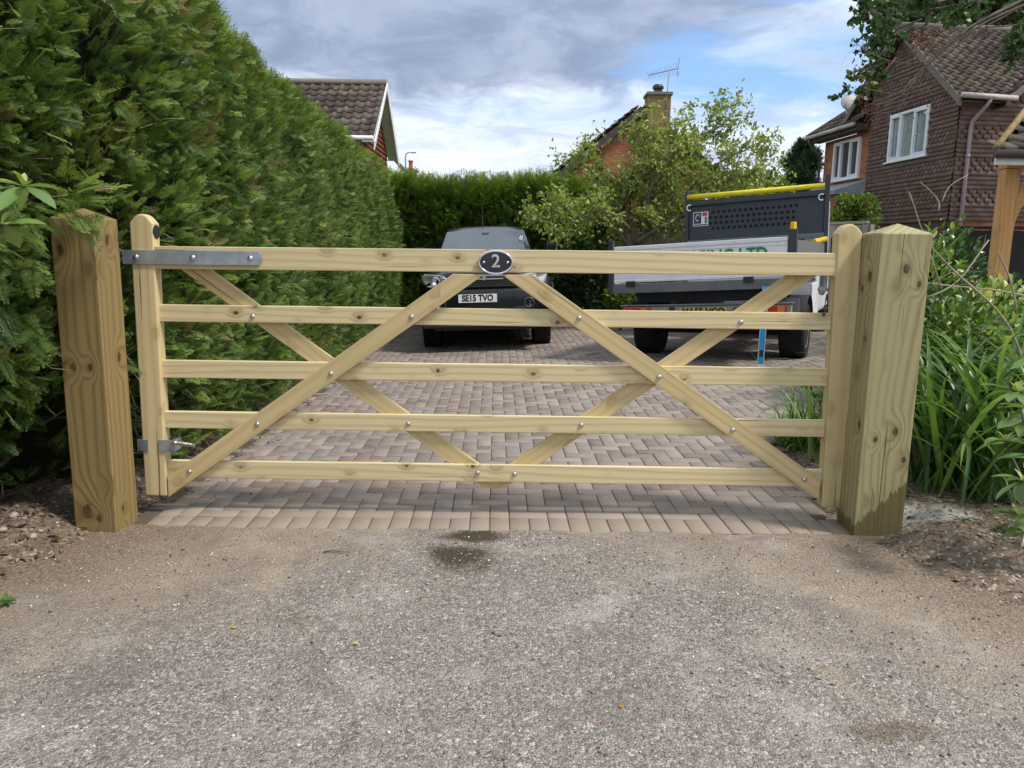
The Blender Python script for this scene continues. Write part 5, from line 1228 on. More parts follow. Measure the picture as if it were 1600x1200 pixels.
# ---- tipper truck seen from behind
tp_ = Vector((2.17, 8.8, gz(2.17, 8.8)))
tr = thing('tipper_truck', 'white dropside tipper truck with yellow topped charcoal headboard, tail towards the gate', 'truck', tp_, (0, -.037, R(-27)))
GREYB = plain('grey_body_steel', (.13, .15, .165), .42, .1, .18, 5, .15, .5, ((.20, .18, .15), .35))
HB = plain('charcoal_headboard', (.034, .042, .050), .45, 0, .12, 4, .1)
TW = plain('truck_white_paint', (.78, .79, .80), .3, 0, .05, 4, 0, .5, ((.40, .37, .31), .4))
YEL = plain('yellow_plastic_tube', (.72, .58, .012), .45, 0, .12, 7)
YCAP = plain('orange_yellow_cap', (.75, .42, .01), .45, 0, .1, 9)
def sh(x, z): return z+.030*(x+.05)      # the body leans a little on its springs
def slab(name, x0, x1, z0, z1, y0, y1, mat, bev=.004, par=tr):
    mb = MB(); mb.prism([(x0, y0, sh(x0, z0)), (x1, y0, sh(x1, z0)), (x1, y0, sh(x1, z1)), (x0, y0, sh(x0, z1))], (0, y1-y0, 0)); return mb.build(name, mat, par, bev=bev)
tl_ = slab('tailboard', -1.05, .915, .968, 1.395, 0, .035, TW)
for z0, z1, d in ((1.352, 1.394, -.010), (1.31, 1.325, -.006), (.975, 1.0, -.008)):
    slab('rib', -1.048, .913, z0, z1, d, -.0005, TW, .003, tl_)
text('lettering', 'FENCING LTD', .185, plain('green_lettering', (.0, .22, .10), .5, 0, .1), tl_, Matrix.Translation((.715, -.009, 1.25)) @ UP @ Matrix.Rotation(.035, 4, 'Z'), .001, .004, align='RIGHT', sx=.92)
slab('rear_frame', -1.085, 1.0, .845, .955, -.012, .09, GREYB)
for x in (-.83, .52): slab('hinge', x-.055, x+.055, .925, .985, -.045, -.014, TRIM, .006)
for x0, x1, zt in ((-1.115, -1.058, 1.47), (.925, 1.01, 1.47)):
    slab('corner_post', x0, x1, .86, zt, -.02, .05, HB)
mb = MB(); mb.cyl((.965, .015, 1.50), (.965, .015, 1.575), .033, n=12); mb.build('post_cap', YCAP, tr, bev=.006)
SIDEG = plain('drop_side_alloy', (.26, .29, .28), .35, .5, .2, 4, .1, .5, ((.14, .15, .12), .4))
def side(name, xa, xb, z0, z1, y0, y1, mat, t=.03):
    mb = MB(); mb.prism([(xa, y0, sh(xa, z0)), (xb, y1, sh(xb, z0)), (xb, y1, sh(xb, z1)), (xa, y0, sh(xa, z1))], (t, 0, 0)); return mb.build(name, mat, tr, bev=.003)
side('drop_side', .975, 1.03, .96, 1.36, .06, 2.42, SIDEG); side('drop_side', -1.09, -.90, .96, 1.39, .06, 2.42, TW)
slab('bed_floor', -1.04, .96, .86, .90, .10, 2.45, GREYB)
mb = MB(); mb.cyl((.97, 2.0, sh(1, 1.37)), (1.08, 2.3, sh(1, 1.41)), .035, n=10); mb.build('yellow_handle', YCAP, tr)
# headboard
hx0, hx1 = -.815, 1.05
hbp = slab('headboard', hx0+.02, hx1-.02, 1.44, 2.07, 2.50, 2.53, HB)
slab('frame_rail', hx0, hx1, 1.99, 2.055, 2.455, 2.499, HB, .01, hbp); slab('frame_rail', hx0, hx1, 1.43, 1.50, 2.46, 2.499, GREYB, .008, hbp)
slab('frame_post', hx0-.035, hx0+.015, .90, 2.20, 2.46, 2.53, HB, .006, hbp); slab('frame_post', hx1-.015, hx1+.04, .90, 2.26, 2.46, 2.53, HB, .006, hbp)
slab('edge_strip', hx1+.042, hx1+.052, .95, 1.90, 2.45, 2.47, TW, .002, hbp)
mb = MB(); mb.tube([(hx0+.0, 2.47, sh(hx0, 2.115)), (hx1-.02, 2.47, sh(hx1, 2.115))], .036, 14); mb.build('top_bar', YEL, hbp, True)
for fx in (.22, .78): x = hx0+(hx1-hx0)*fx; mb = MB(); mb.cyl((x, 2.47, sh(x, 2.05)), (x, 2.47, sh(x, 2.09)), .012, n=8); mb.build('clip', YCAP, hbp)
for x in (hx0+.035, hx1-.055):
    mb = MB(); pts = [(x+.035*math.cos(t), 2.44, sh(x, 1.965)+.04*math.sin(t)) for t in np.linspace(.9, 2*PI-.9, 12)]; mb.tube(pts, .009, 6); mb.build('lashing_ring', PLW, hbp)
mb = MB(); mb.cyl((0, 0, 0), (0, -.0105, 0), .021, n=10); hm = None  # black discs proud of the panel, their colour standing for shaded perforations
for r_ in range(4):
    for c_ in range(16):
        x = -.45+.075*c_+(.0 if r_ in (0, 3) else -.037); z = 1.655+.077*r_
        if hm is None: hm = mb.build('hole', plain('hole_disc_black', (.006, .006, .007), .9, 0, 0), hbp); ho = hm
        else: ho = hm.copy(); C.objects.link(ho)
        ho.location = (x, 2.4995, sh(x, z))
LG = [(-.735, -.52, 1.70, 1.90, PLW, .0025), (-.725, -.62, 1.735, 1.89, plain('badge_navy', (.02, .035, .09), .4, 0, 0), .004), (-.605, -.535, 1.84, 1.89, plain('badge_red', (.55, .04, .03), .4, 0, 0), .004), (-.57, -.535, 1.735, 1.83, plain('badge_grey', (.12, .15, .18), .4, 0, 0), .004), (-.725, -.53, 1.708, 1.725, HB, .004)]
bdg = slab('badge', -.735, -.52, 1.70, 1.90, 2.497, 2.4995, PLW, 0, hbp)
for x0, x1, z0, z1, mt, d in LG[1:]:
    mb = MB(); mb.prism([(x0, 2.4965-d/4, sh(x0, z0)), (x1, 2.4965-d/4, sh(x1, z0)), (x1, 2.4965-d/4, sh(x1, z1)), (x0, 2.4965-d/4, sh(x0, z1))], (0, .001, 0)); o = mb.build('badge_field', mt, hbp)
mb = MB(); cs_ = [(-.672+.032*math.cos(t)*(1-.06*t), 2.4945, sh(-.67, 1.815)+.055*math.sin(t)*(1-.05*t)) for t in np.linspace(.4, 5.4, 16)]; mb.tube(cs_, .006, 5); mb.build('badge_swirl', PLW, hbp)
# chassis, bumper, lamps
mb = MB(); mb.prism([(-.78, .16, .70), (.90, .16, .74), (.85, .16, .86), (-.86, .16, .84)], (0, .1, 0)); mb.box((-.45, .1, .50), (-.33, 5.2, .68)); mb.box((.33, .1, .50), (.45, 5.2, .68)); mb.box((-.85, .5, .40), (.85, .62, .48)); mb.cyl((-.85, .95, .34), (.85, .95, .34), .06); mb.box((-.14, .8, .24), (.14, 1.1, .46)); mb.build('chassis', TRIM, tr)
BUM = plain('dirty_cream_crossbar', (.30, .285, .25), .6, 0, .25, 5, .2, .4, ((.14, .12, .09), .6))
mb = MB(); mb.prism([(-.92, -.03, .555), (.98, -.03, .60), (.98, -.03, .705), (-.92, -.03, .66)], (0, .08, 0)); rb = mb.build('rear_crossbar', BUM, tr, bev=.006)
mb = MB(); mb.prism([(-.96, -.05, .664), (1.0, -.05, .709), (1.0, -.05, .722), (-.96, -.05, .677)], (0, .11, 0)); mb.build('crossbar_lip', GREYB, tr, bev=.003)
mb = MB(); mb.box((-.80, -.01, .46), (.90, .05, .545)); mb.build('underrun_bar', TRIM, tr, bev=.01)
for x0, x1 in ((-.90, -.58), (.66, .93)):
    d = (x0+.92)*.024; mb = MB(); mb.box((x0, -.052, .575+d), (x1, -.031, .650+d)); l_ = mb.build('tail_light', REDL, tr, bev=.006)
    xa = x1-.09 if x0 > 0 else x0+.20; mb = MB(); mb.box((xa, -.056, .578+d), (xa+.075, -.0525, .647+d)); mb.build('indicator', AMB, l_, bev=.003)
mb = MB(); mb.prism([(-.235, -.042, .545), (.30, -.042, .558), (.30, -.042, .668), (-.235, -.042, .655)], (0, .008, 0)); np_ = mb.build('number_plate', PLY, tr, bev=.002)
text('lettering', 'MA55 VGO', .118, INK, np_, Matrix.Translation((.033, -.0435, .608)) @ UP @ Matrix.Rotation(.024, 4, 'Z'), .0006, .0045, sx=.84)
for x in (-.33, .40): mb = MB(); mb.box((x-.03, -.05, .61), (x+.03, -.031, .66)); mb.build('plate_lamp', TRIM, tr)
for x in (-.87, .90):
    wheel(tr, x, .95, .335, .30, -.0); mb = MB(); arc = [(.95+.42*math.cos(t), .36+.40*math.sin(t)) for t in np.linspace(.1, PI-.1, 12)]
    mb.grid([[(x-.16, y, z) for y, z in arc], [(x+.16, y, z) for y, z in arc]]); mb.build('mudguard', TRIM, tr, solid=.01)
mb = MB(); mb.box((.78, .46, .42), (1.0, .475, .74)); mb.build('mud_flap', plain('grey_flap', (.24, .235, .23), .7, 0, .2, 7, .2), tr)
mb = MB(); mb.box((-.98, .46, .40), (-.76, .475, .70)); mb.build('mud_flap', TRIM, tr)
# side rail, tank and cab
mb = MB(); mb.prism([(1.0, 1.5, .45), (1.0, 2.2, .42), (1.0, 2.2, .88), (1.0, 1.5, .88)], (.03, 0, 0)); mb.build('side_guard', TW, tr, bev=.01)
mb = MB(); prof = [(2.75, .42), (4.9, .42), (5.0, .95), (4.75, 1.15), (4.2, 1.25), (3.75, 1.88), (3.55, 2.0), (2.85, 2.02), (2.75, 1.9)]
mb.prism([(-.90, y, z) for y, z in prof], (1.86, 0, 0)); cabm = mb.build('cab', TW, tr, bev=.06)
mb = MB(); mb.box((-.70, 2.738, 1.28), (.76, 2.748, 1.80)); mb.build('rear_window', CARG, cabm)
for s, x in ((-1, -.92), (1, .98)): mb = MB(); mb.prism([(x, 3.0, 1.25), (x, 4.0, 1.25), (x, 3.7, 1.75), (x, 3.0, 1.80)], (s*.004, 0, 0)); mb.build('side_window', CARG, cabm)
for x in (-.80, .86): wheel(tr, x, 4.15, .335, .22)
mb = MB(); mb.box((1.02, 3.75, 1.22), (1.22, 3.83, 1.50)); mb.build('wing_mirror', TRIM, tr, bev=.015)

# spirit level leaning on the tail
f = gnd(1189, 570); lv = thing('spirit_level', 'blue spirit level standing upright against the tail of the truck', 'spirit level', (2.735, 8.40, gz(2.735, 8.40)), (R(-.3), R(.2), R(-20)))
BLU = plain('level_blue', (.02, .30, .62), .4, 0, .1, 9); LVG = plain('level_alloy', (.50, .56, .58), .4, .3, .1, 9)
Hl = .90; segs = [(.0, .09, LVG), (.0905, .40, BLU), (.4005, .52, LVG), (.5205, Hl-.07, BLU), (Hl-.0695, Hl, LVG)]
mb = MB(); mb.box((-.034, -.012, .0), (-.027, .012, Hl)); mb.box((.027, -.012, 0), (.034, .012, Hl)); mb.build('edge_rails', LVG, lv)
mb = MB(); mb.box((-.0265, -.006, 0), (.0265, .006, Hl)); mb.build('web', BLU, lv)
for z in (.13, .46, .78):
    mb = MB(); mb.box((-.02, -.0085, z), (.02, -.0065, z+.075)); mb.build('hand_hole' if z != .46 else 'vial', TRIM if z != .46 else plain('vial_green', (.35, .6, .2), .1), lv, bev=.006)
for z0 in (.0, Hl-.11): mb = MB(); mb.box((-.0262, -.0075, z0), (.0262, -.0062, z0+.05)); mb.build('end_label', PLW, lv)
# ------------------------------------------------------------------ garden plants
def blades(name, base, az, el0, L, Wd, droop, rnd, mat, parent, seg=9, twist=None):
    """strap leaves: base (n,3), heading az, start elevation el0, arching by droop radians"""
    base = np.asarray(base, float); k = len(base); V = np.zeros((k, seg+1, 3, 3)); pos = base.copy(); el = el0.copy()
    for i in range(seg+1):
        t = i/seg; wd = Wd*(np.minimum(1, .55+t*2.2))*(1-max(0, (t-.55)/.45)**1.6*.96)
        sx_ = np.stack([-np.sin(az), np.cos(az), np.zeros(k)], 1); dirv = np.stack([np.cos(az)*np.cos(el), np.sin(az)*np.cos(el), np.sin(el)], 1)
        nn = np.cross(sx_, dirv)
        V[:, i, 0] = pos-sx_*wd[:, None]/2; V[:, i, 1] = pos+nn*wd[:, None]*.16; V[:, i, 2] = pos+sx_*wd[:, None]/2
        pos = pos+dirv*(L/seg)[:, None]; el = el-droop/seg*(.4+1.4*t)
        if twist is not None: az = az+twist/seg
    q = np.array([(i*3+j, i*3+j+1, i*3+3+j+1, i*3+3+j) for i in range(seg) for j in (0, 1)]); nv = (seg+1)*3
    F = (q[None]+(np.arange(k)*nv)[:, None, None]).reshape(-1, 4)
    me = npmesh(name, V.reshape(-1, 3)-np.array(parent.location), F, {'rnd': np.repeat(rnd, nv)}, smooth=True); return link(name, me, mat, parent)
STRAP = leafm('strap_leaf', [(0, (.024, .058, .013)), (.4, (.066, .145, .030)), (.75, (.145, .26, .055)), (.93, (.28, .37, .11)), (1, (.38, .33, .14))], .35, .38, .5, .35, 3)
rg = np.random.default_rng(77)
def clump(name, label, cat, c, k, Lr, Wr, spread, el=(.7, 1.45), dr=(.5, 2.2), azr=(0, 2*PI), rm=.5, group=None):
    o = thing(name, label, cat, c, group=group); r = spread*np.sqrt(rg.random(k)); t = rg.uniform(0, 2*PI, k)
    b = np.stack([c[0]+r*np.cos(t), c[1]+r*np.sin(t), np.full(k, c[2]-.02)], 1)
    blades('leaves', b, rg.uniform(*azr, k), rg.uniform(*el, k), rg.uniform(*Lr, k), rg.uniform(*Wr, k), rg.uniform(*dr, k), (rm+rg.normal(0, .2, k)).clip(0, 1), STRAP, o, twist=rg.normal(0, .5, k))
    return o
def gp_(x, y): return (x, y, float(ground_z(np.array(x), np.array(y))))
clump('strap_leaved_plant', 'big arching clump of strap leaves right beside the greenish gate post', 'plant', gp_(2.55, 4.15), 190, (.8, 1.45), (.018, .034), .30, (.8, 1.5), (.7, 2.3), rm=.5)
clump('strap_leaved_plant', 'second clump of long strap leaves hanging forward at the right edge', 'plant', gp_(3.1, 4.35), 110, (.75, 1.25), (.020, .036), .30, (.8, 1.45), (.7, 2.3), rm=.45)
clump('spiky_grass_clump', 'fine spiky grass clump at the drive edge seen through the gate bars', 'plant', gp_(2.06, 5.35), 260, (.25, .50), (.007, .013), .17, (.5, 1.5), (.1, 1.3), rm=.6)
o = thing('tall_grass_blades', 'few tall light green blades rising behind the closing stile', 'plant', gp_(1.98, 4.75)); k = 14
b = np.stack([rg.uniform(1.86, 2.06, k), rg.uniform(4.7, 4.95, k), np.full(k, .05)], 1)
blades('leaves', b, rg.uniform(PI*.7, PI*1.4, k), rg.uniform(1.0, 1.5, k), rg.uniform(.45, .85, k), rg.uniform(.012, .019, k), rg.uniform(.2, 1.2, k), (.75+rg.normal(0, .1, k)).clip(0, 1), STRAP, o)

def shrub(name, label, c, rad, hgt, n_, T, smin, smax, mat, rm=.5, stems=14, seed=1, shell=.5, flat=0, cat='shrub', up_=.4, z0=.1):
    rg = np.random.default_rng(seed); o = thing(name, label, cat, c); u = unit(rg.normal(size=(n_, 3))); u[:, 2] = np.abs(u[:, 2]) if flat else u[:, 2]
    r = rg.random(n_)**shell; lump = 1+.22*vn(u[:, 0]*3+u[:, 2]*2, u[:, 1]*3, 1, seed)+.1*vn(u[:, 0]*8, u[:, 1]*8+u[:, 2]*5, 1, seed+1)
    P = np.stack([u[:, 0]*rad[0]*r*lump, u[:, 1]*rad[1]*r*lump, z0+hgt/2*(1+u[:, 2]*r*lump)], 1)
    scatter('leaves', T, P, u+np.array([0, 0, up_])+rg.normal(0, .45, (n_, 3)), rg.uniform(smin, smax, n_), (rm+.2*(r-.6)+rg.normal(0, .18, n_)).clip(0, 1), rg, mat, o, roll=.9)
    mb = MB()
    for i in range(stems):
        e = P[rg.integers(0, n_)]; mb.tube([(rg.normal(0, .03), rg.normal(0, .03), 0), (e[0]*.4, e[1]*.4, e[2]*.5), tuple(e)], [.012, .008, .003], 5)
    mb.build('stems', BARK, o, True); return o
BL = [broad_t(.42, .08, .15), broad_t(.36, .12, .25)]; RB = [broad_t(.62, .06, .12, (.15, .8, 1.0, .75, .05)), broad_t(.55, .1, .2, (.15, .8, 1.0, .8, .05))]
def wp(px, py, Y): p = at(px, py, Y); return (p.x, Y, float(ground_z(np.array(p.x), np.array(Y))))
VAR = leafm('variegated_leaf', [(0, (.05, .11, .02)), (.4, (.12, .21, .035)), (.7, (.33, .42, .09)), (1, (.62, .64, .30))], .3, .4, .5, .3, 6)
c = wp(1490, 400, 7.6); shrub('camellia_bush', 'dense dark glossy bush in front of the tile hung house, left of the oak post', c, (.30, .4), 1.50-c[2], 2300, RB, .045, .085, DG, .55, 12, 5, .35)
c = wp(1445, 400, 7.0); shrub('laurel_bush', 'yellow leaved bush peeping over the greenish gate post', c, (.42, .4), 1.56-c[2], 1100, BL, .05, .10, VAR, .34, 10, 6, .35)
c = wp(1560, 470, 5.6); shrub('variegated_shrub', 'variegated cream and green leaved shrub at the right edge behind the strap leaves', c, (.62, .5), .92, 2400, RB, .04, .075, VAR, .52, 16, 7, .4)
c = wp(1475, 470, 5.4); shrub('euonymus_shrub', 'low green and yellow shrub between the gate post and the strap leaves', c, (.40, .4), .88, 1400, RB, .04, .075, MG, .50, 12, 8, .4)
c = wp(1540, 700, 4.9); shrub('leafy_ground_shrub', 'dark green leafy undergrowth filling the bed below the strap leaves', c, (1.0, .7), .62, 3600, RB, .05, .10, MG, .30, 20, 9, .5, 1, up_=.8, z0=.0)
c = wp(1560, 560, 6.6); shrub('bramble_thicket', 'deep green thicket at the back of the right flower bed', c, (1.2, .7), .85, 3800, BL, .05, .10, MG, .30, 14, 19, .5)
c = wp(1395, 560, 6.6); shrub('bramble_thicket', 'narrow green thicket directly behind the greenish gate post', c, (.5, .5), 1.0, 1500, BL, .05, .10, MG, .36, 14, 29, .5)
RH = leafm('rhododendron_leaf', [(0, (.06, .12, .035)), (.5, (.16, .26, .075)), (.8, (.30, .38, .12)), (1, (.46, .46, .14))], .3, .32, .5, .15, 6)
def rosettes(name, label, loc, heads, L, mat, seed, stem_from, T=None, rm=.55, nl=8):
    rg = np.random.default_rng(seed); o = thing(name, label, 'shrub', loc); P = []; D = []; mb = MB(); S = []; Rn = []
    for h in heads:
        h = Vector(h); tilt = Vector(rg.normal(0, .25, 3)); ax_ = (Vector((0, 0, 1))+tilt).normalized()
        mb.tube([Vector(stem_from)-Vector(loc), (Vector(stem_from)*.4+h*.6)-Vector(loc)+Vector((0, 0, -.02)), h-Vector(loc)], [.008, .006, .004], 6)
        for i in range(nl):
            a_ = 2*PI*i/nl+rg.normal(0, .25); e_ = rg.uniform(-.45, .45); P.append(tuple(h)); D.append((math.cos(a_), math.sin(a_), e_)); S.append(L*rg.uniform(.75, 1.15)); Rn.append(rm+rg.normal(0, .1))
        for i in range(3): a_ = rg.uniform(0, 2*PI); P.append(tuple(h)); D.append((math.cos(a_)*.4, math.sin(a_)*.4, 1)); S.append(L*.45); Rn.append(.95)
    scatter('leaves', T or [broad_t(.40, .05, .25, (.2, .62, .95, 1, .8, .06)), broad_t(.34, .08, .32, (.2, .6, .95, 1, .7, .06))], np.array(P)-np.array(loc), D, np.array(S), np.array(Rn).clip(0, 1), rg, mat, o, roll=.35)
    mb.build('stems', BARK, o, True); return o
hs_ = [at(37, 292, 2.45), at(4, 352, 2.40), at(-30, 300, 2.5), at(-25, 380, 2.5)]
rosettes('rhododendron', 'pale green rhododendron shoots reaching in from the left edge', (-2.3, 2.5, 0), hs_, .125, RH, 3, (-2.3, 2.5, .9))
hs_ = [at(px, py, Y) for px, py, Y in ((1588, 612, 3.15), (1600, 655, 3.3), (1612, 640, 3.0), (1598, 752, 3.1), (1620, 720, 3.2), (1590, 805, 3.15), (1615, 830, 3.1), (1570, 690, 3.6), (1630, 560, 3.3))]
rosettes('rhododendron', 'low green rhododendron at the right edge above the dusty verge', (2.45, 3.3, .1), hs_, .125, RH, 4, (2.5, 3.35, .1), rm=.42)
def weed(label, px, py, n_, L, seed, name='weed', rm=.5, grp=None, T=None):
    g = gnd(px, py); c = (g.x, g.y, max(float(ground_z(np.array(g.x), np.array(g.y))), 0)); rg = np.random.default_rng(seed); o = thing(name, label, 'weed', c, group=grp)
    a_ = rg.uniform(0, 2*PI, n_); D = np.stack([np.cos(a_), np.sin(a_), rg.uniform(.1, .9, n_)], 1); P = np.array([(0, 0, .01)])+rg.normal(0, L*.25, (n_, 3))*np.array([1, 1, .1])
    scatter('leaves', T or BL, P, D, rg.uniform(L*.6, L*1.2, n_), (rm+rg.normal(0, .15, n_)).clip(0, 1), rg, MG, o, roll=.4); return o
weed('small green weed on the dirt at the left edge', 12, 945, 16, .045, 1, rm=.75)
weed('long leaved weed flopped on the verge below the strap leaves', 1535, 800, 22, .11, 2, rm=.45, T=[broad_t(.2, .06, .3)])
weed('grassy tuft on the dusty verge at the right edge', 1575, 852, 46, .07, 3, rm=.6, T=[broad_t(.10, .05, .3)])
weed('thin grass tuft right of the stained post foot', 1500, 842, 26, .05, 4, rm=.35, T=[broad_t(.10, .05, .3)])
weed('three lobed leafy weed in the bed beside the gate post', 1460, 735, 24, .085, 5, rm=.45, T=RB)
weed('broad leaved plant at the foot of the strap leaves', 1475, 700, 26, .10, 6, rm=.5, T=RB)
# bare dead branches beside the post and fallen sticks
db = thing('dead_shrub', 'bare pale dead branches leaning over the plants beside the gate post', 'shrub', gp_(2.9, 4.2)); T = Tree(9, wig=.12); dl = Vector(db.location)
def dp_(px, py, Y): return at(px, py, Y)
def stick(pts, r0, r1, tw=0, L=.2): T.limb(pts, r0, r1, tw, L, 0, 2, 0, .3, .6, 0, 2)
stick([(3.0, 4.1, .1), dp_(1600, 545, 4.0), dp_(1560, 480, 4.0), dp_(1500, 435, 4.0), dp_(1462, 395, 4.0), dp_(1442, 370, 4.0), dp_(1421, 300, 4.0)], .008, .0022, 5, .16)
stick([dp_(1472, 315, 4), dp_(1482, 288, 4), dp_(1512, 274, 4)], .004, .002); stick([dp_(1466, 330, 4), dp_(1470, 312, 4), dp_(1438, 285, 4)], .005, .002)
stick([dp_(1600, 462, 4.2), dp_(1540, 450, 4.2), dp_(1480, 444, 4.1), dp_(1445, 442, 4.0)], .005, .0025, 4, .2)
stick([dp_(1470, 450, 3.9), dp_(1462, 420, 3.9), dp_(1450, 390, 3.9), dp_(1455, 384, 3.9)], .005, .002, 3, .12)
stick([dp_(1446, 465, 4), dp_(1500, 445, 4), dp_(1545, 375, 4.1)], .005, .003, 2, .12)
stick([dp_(1588, 490, 4), dp_(1578, 430, 4), dp_(1560, 395, 4)], .006, .004, 2, .12)
T.bark('branches', TWIG, db)
for i, (pts, lb) in enumerate(((((1425, 705), (1462, 712), (1500, 722)), 'pale stick lying nearest the gate post in the bed'), (((1440, 718), (1475, 738), (1500, 752)), 'pale forked stick lying below the strap leaves'), (((1418, 758), (1450, 765), (1490, 764)), 'long thin stick on the soil behind the post foot'), (((1500, 790), (1530, 796), (1545, 810)), 'short stick on the verge beside the flopped weed'))):
    g = [gnd(*q) for q in pts]; g = [Vector((q.x, q.y, float(ground_z(np.array(q.x), np.array(q.y)))+.018+.01*(j == 1))) for j, q in enumerate(g)]
    mb = MB(); mb.tube([q-g[0] for q in g], [.006, .005, .003], 6); m2 = (g[1]+g[2])/2-g[0]; mb.tube([g[1]-g[0], m2+Vector((.02, .06, .04))], [.004, .002], 5)
    o = mb.build('fallen_stick', TWIG, None, True, loc=g[0]); tag(o, lb, 'stick')
# leaf litter on both beds
LIT = leafm('dry_leaf_litter', [(0, (.035, .020, .012)), (.45, (.095, .058, .034)), (.8, (.20, .135, .08)), (1, (.36, .29, .20))], .1, .8, .2, .3, 5)
def litter(name, x, y, zf, smin, smax, seed, T=None):
    rg = np.random.default_rng(seed); k = len(x); P = np.stack([x, y, zf], 1); a_ = rg.uniform(0, 2*PI, k)
    return kind(scatter(name, T or [broad_t(.4, .1, .3), broad_t(.3, -.1, .1), dia_t(.08, 0), dia_t(.06, 0)], P, np.stack([np.cos(a_), np.sin(a_), rg.normal(.02, .22, k)], 1), rg.uniform(smin, smax, k), rg.random(k), rg, LIT, roll=.5), 'stuff')
k = 4200; x = rg.uniform(-3.6, -1.80, k); y = rg.uniform(2.9, 5.2, k); keep = (x < -1.95+.05*rg.normal(size=k)) | (y > 3.75); x, y = x[keep], y[keep]
litter('leaf_litter', x, y, ground_z(x, y)+.008, .012, .055, 1)
k = 3800; x = rg.uniform(1.75, 3.9, k); y = rg.uniform(3.0, 5.6, k); keep = (x > 1.62+rg.random(k)*.5) & ((y > 3.45) | (rg.random(k) < .25)) & (x > np.interp(y, [3, 4.5, 5.4, 6], [1.6, 1.78, 1.9, 2.2])); x, y = x[keep], y[keep]
litter('leaf_litter', x, y, ground_z(x, y)+.006, .012, .05, 2)
k = 700; y = rg.uniform(4.0, 11, k); x = -1.84-.03*(y-3.6)+rg.gamma(1.2, .10, k); litter('leaf_litter', x, y, np.array([gz(a, b) for a, b in zip(x, y)])+.004, .012, .035, 3)
k = 260; x = rg.uniform(-2.3, 2.3, k); y = rg.uniform(1.9, 7.0, k); litter('leaf_crumbs', x, y, np.array([gz(a, b) for a, b in zip(x, y)])+.007, .006, .018, 4)
LFY = leafm('fallen_leaf', [(0, (.45, .36, .05)), (.5, (.42, .20, .04)), (1, (.30, .10, .04))], .2, .7, .2, .1, 5)
for i, (px, py, s, r_, lb) in enumerate(((551, 1010, .022, .0, 'small yellow leaf lying on the open tarmac'), (975, 1111, .020, .45, 'tiny orange leaf on the tarmac near the bottom of the photo'), (944, 1130, .016, .95, 'tiny reddish leaf on the tarmac beside the orange one'), (360, 985, .024, .1, 'pale yellow leaf on the dusty tarmac towards the left'))):
    g = gnd(px, py); rgl = np.random.default_rng(i); o = scatter('fallen_leaf', [broad_t(.6, .12, .25)], [(0, 0, 0)], [(math.cos(i*2.1), math.sin(i*2.1), .12)], s, [r_], rgl, LFY, roll=.3); o.location = (g.x, g.y, .012); tag(o, lb, 'leaf')
g = gnd(505, 866); mb = MB(); mb.tube([(0, 0, .006), (.04, .012, .010), (.085, .004, .007), (.12, .016, .006)], [.0035, .003, .0025, .0015], 6); o = mb.build('fallen_stick', BARK, None, True, loc=(g.x, g.y, .004)); tag(o, 'short dark twig lying on the tarmac in front of the gate', 'stick')
# lobed bed stones by the hedge
stn = plain('pale_flint', (.34, .30, .25), .8, 0, .2, 9, .4)
for i, (px, py, s, lb) in enumerate(((43, 778, .030, 'round pale stone on the soil left of the brown post'), (24, 830, .022, 'small flint on the soil at the left edge'), (52, 853, .020, 'white flint chip on the dirt below the brown post'), (7, 851, .018, 'tiny flint at the far left on the dirt'))):
    g = gnd(px, py); bm = bmesh.new(); bmesh.ops.create_icosphere(bm, subdivisions=2, radius=s)
    for v in bm.verts: v.co *= 1+.18*float(vn(v.co.x/s*1.3+i*3, v.co.y/s*1.3+v.co.z/s, 1, i)); v.co.z *= .65
    me = bpy.data.meshes.new('flint_stone'); bm.to_mesh(me); bm.free(); o = link('flint_stone', me, stn, smooth=True, loc=(g.x, g.y, max(float(ground_z(np.array(g.x), np.array(g.y))), 0)+s*.3)); tag(o, lb, 'stone')

# ------------------------------------------------------------------ trees above the house
OAK = leafm('broad_tree_leaf', [(0, (.012, .030, .010)), (.5, (.035, .080, .018)), (.85, (.09, .16, .03)), (1, (.17, .22, .05))], .3, .4, .5, .8, .5)
bt = thing('broadleaf_tree', 'large dark leafy tree rising behind the tile hung house', 'tree', (at(1500, 300, 30).x, 30, 0)); T = Tree(31); D = 30
def q_(px, py, d=0): return at(px, py, D+d)
T.limb([bt.location, q_(1500, 200), q_(1480, 60), q_(1450, -60)], .40, .10, 26, 2.6, 2, 4, 7, .45, .9, .1)
for e in ((1370, 20), (1400, 50), (1380, -30), (1440, 20), (1520, 20), (1560, 0), (1600, 30), (1350, -10), (1490, 40), (1620, 60)):
    T.limb([q_(1490, 120), q_((1490+e[0])/2, (60+e[1])/2, rg.normal(0, 1)), q_(e[0], e[1], rg.normal(0, 2))], .14, .03, 12, 1.5, 2, 4, 7, .45, .9, .1)
T.leaves('crown', [dia_t(.8, .1), dia_t(.65, .2)], .16, .30, OAK, bt, .42, .2); T.bark('trunk', TB, bt)
ot = thing('overhanging_tree', 'tree at the right with bare drooping branches and sparse leaf clusters crossing the house roof', 'tree', (8.2, 9.5, 0)); T = Tree(44, wig=.18); D = 9.5
T.limb([ot.location, (8.3, 9.5, 2.5), (8.0, 9.6, 5.2), (7.8, 9.7, 7.5)], .17, .06, 8, .8, 1, 3, 4, .6)
GB = []
def br(pts, r0, r1, tw, L, leaf, depth=1, sp=.6, up=-.1): T.limb([q_(*p) for p in pts], r0, r1, tw, L, depth, 3, leaf, .25, sp, up, 2)
br([(1690, -60), (1600, 2), (1560, 18), (1510, 45), (1470, 80), (1440, 110), (1420, 130), (1405, 150), (1370, 142), (1350, 138)], .024, .004, 10, .35, 0)
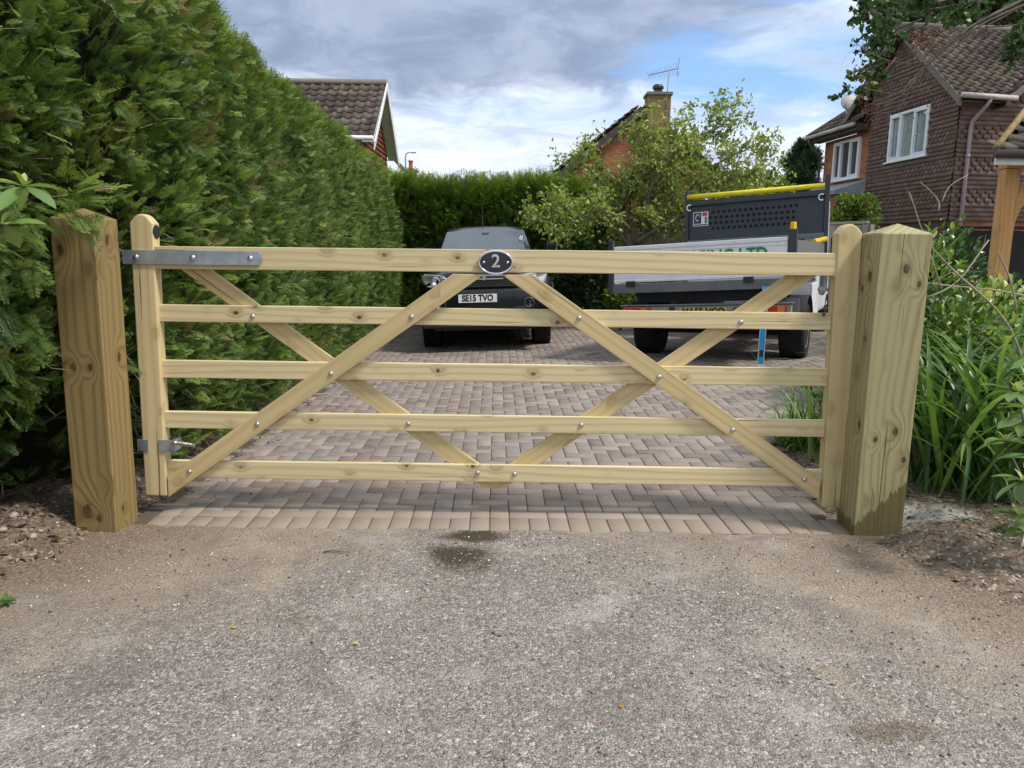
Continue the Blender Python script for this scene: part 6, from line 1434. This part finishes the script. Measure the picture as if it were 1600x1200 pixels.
br([(1690, -40), (1600, 8), (1545, 30), (1490, 65), (1450, 100), (1420, 140), (1390, 165), (1350, 162)], .018, .0035, 9, .35, 0)
br([(1680, -40), (1580, 20), (1520, 50), (1480, 85), (1448, 97), (1400, 102), (1350, 80), (1330, 60)], .012, .003, 8, .3, 0)
br([(1700, 0), (1600, 45), (1530, 38), (1490, 60), (1440, 70)], .012, .003, 6, .3, 0)
br([(1430, 120), (1418, 150), (1400, 178), (1370, 175)], .007, .0025, 4, .2, 0)
T2 = Tree(45, wig=.2)
def br2(pts, r0, r1, tw, L, leaf): T2.limb([q_(*p) for p in pts], r0, r1, tw, L, 1, 3, leaf, .1, .8, 0, 2)
br2([(1440, 30, .5), (1400, 45, .5), (1380, 70, .5), (1372, 60, .5)], .012, .004, 9, .20, 7)
br2([(1400, 60, .5), (1375, 100, .4), (1350, 120, .4), (1335, 108, .4)], .010, .003, 9, .17, 6)
br2([(1400, 90, .5), (1370, 125, .4), (1345, 140, .4), (1320, 150, .4)], .010, .003, 8, .15, 6)
br2([(1480, 0, .5), (1420, 10, .5), (1370, 0, .4)], .02, .005, 14, .28, 8)
br2([(1560, -10, .5), (1500, 8, .5), (1440, 15, .4)], .02, .005, 16, .28, 8)
br2([(1640, 20, .3), (1600, 50, .2), (1585, 75, .2)], .015, .004, 14, .22, 12)
T2.leaves('leaves', [dia_t(.95, .08), dia_t(.85, .15)], .045, .080, OAK, ot, .6, .2); T2.bark('branch', TB, ot)
DRY = leafm('dry_red_leaf', [(0, (.05, .02, .015)), (.6, (.13, .045, .03)), (1, (.24, .10, .05))], .25, .6, .2, .3, 3)
P = []; 
for _ in range(330):
    t = rg.random(); cx, cy = ((1450+rg.normal(0, 16), 60+rg.normal(0, 10)) if t < .35 else (1360+rg.normal(0, 10), 172+rg.normal(0, 12)) if t < .6 else (1345+rg.normal(0, 8), 130+rg.normal(0, 14)) if t < .75 else (1420+rg.normal(0, 30), 120+rg.normal(0, 30)))
    P.append(tuple(q_(cx, cy, rg.normal(0, .15))-ot.location))
scatter('dry_leaves', [dia_t(.5, .2)], P, rg.normal(size=(len(P), 3))+np.array([0, 0, -.6]), rg.uniform(.03, .06, len(P)), rg.random(len(P)), rg, DRY, ot)
T.bark('trunk', plain('pale_branch', (.13, .105, .085), .85, 0, .3, 7, .3, .15), ot)
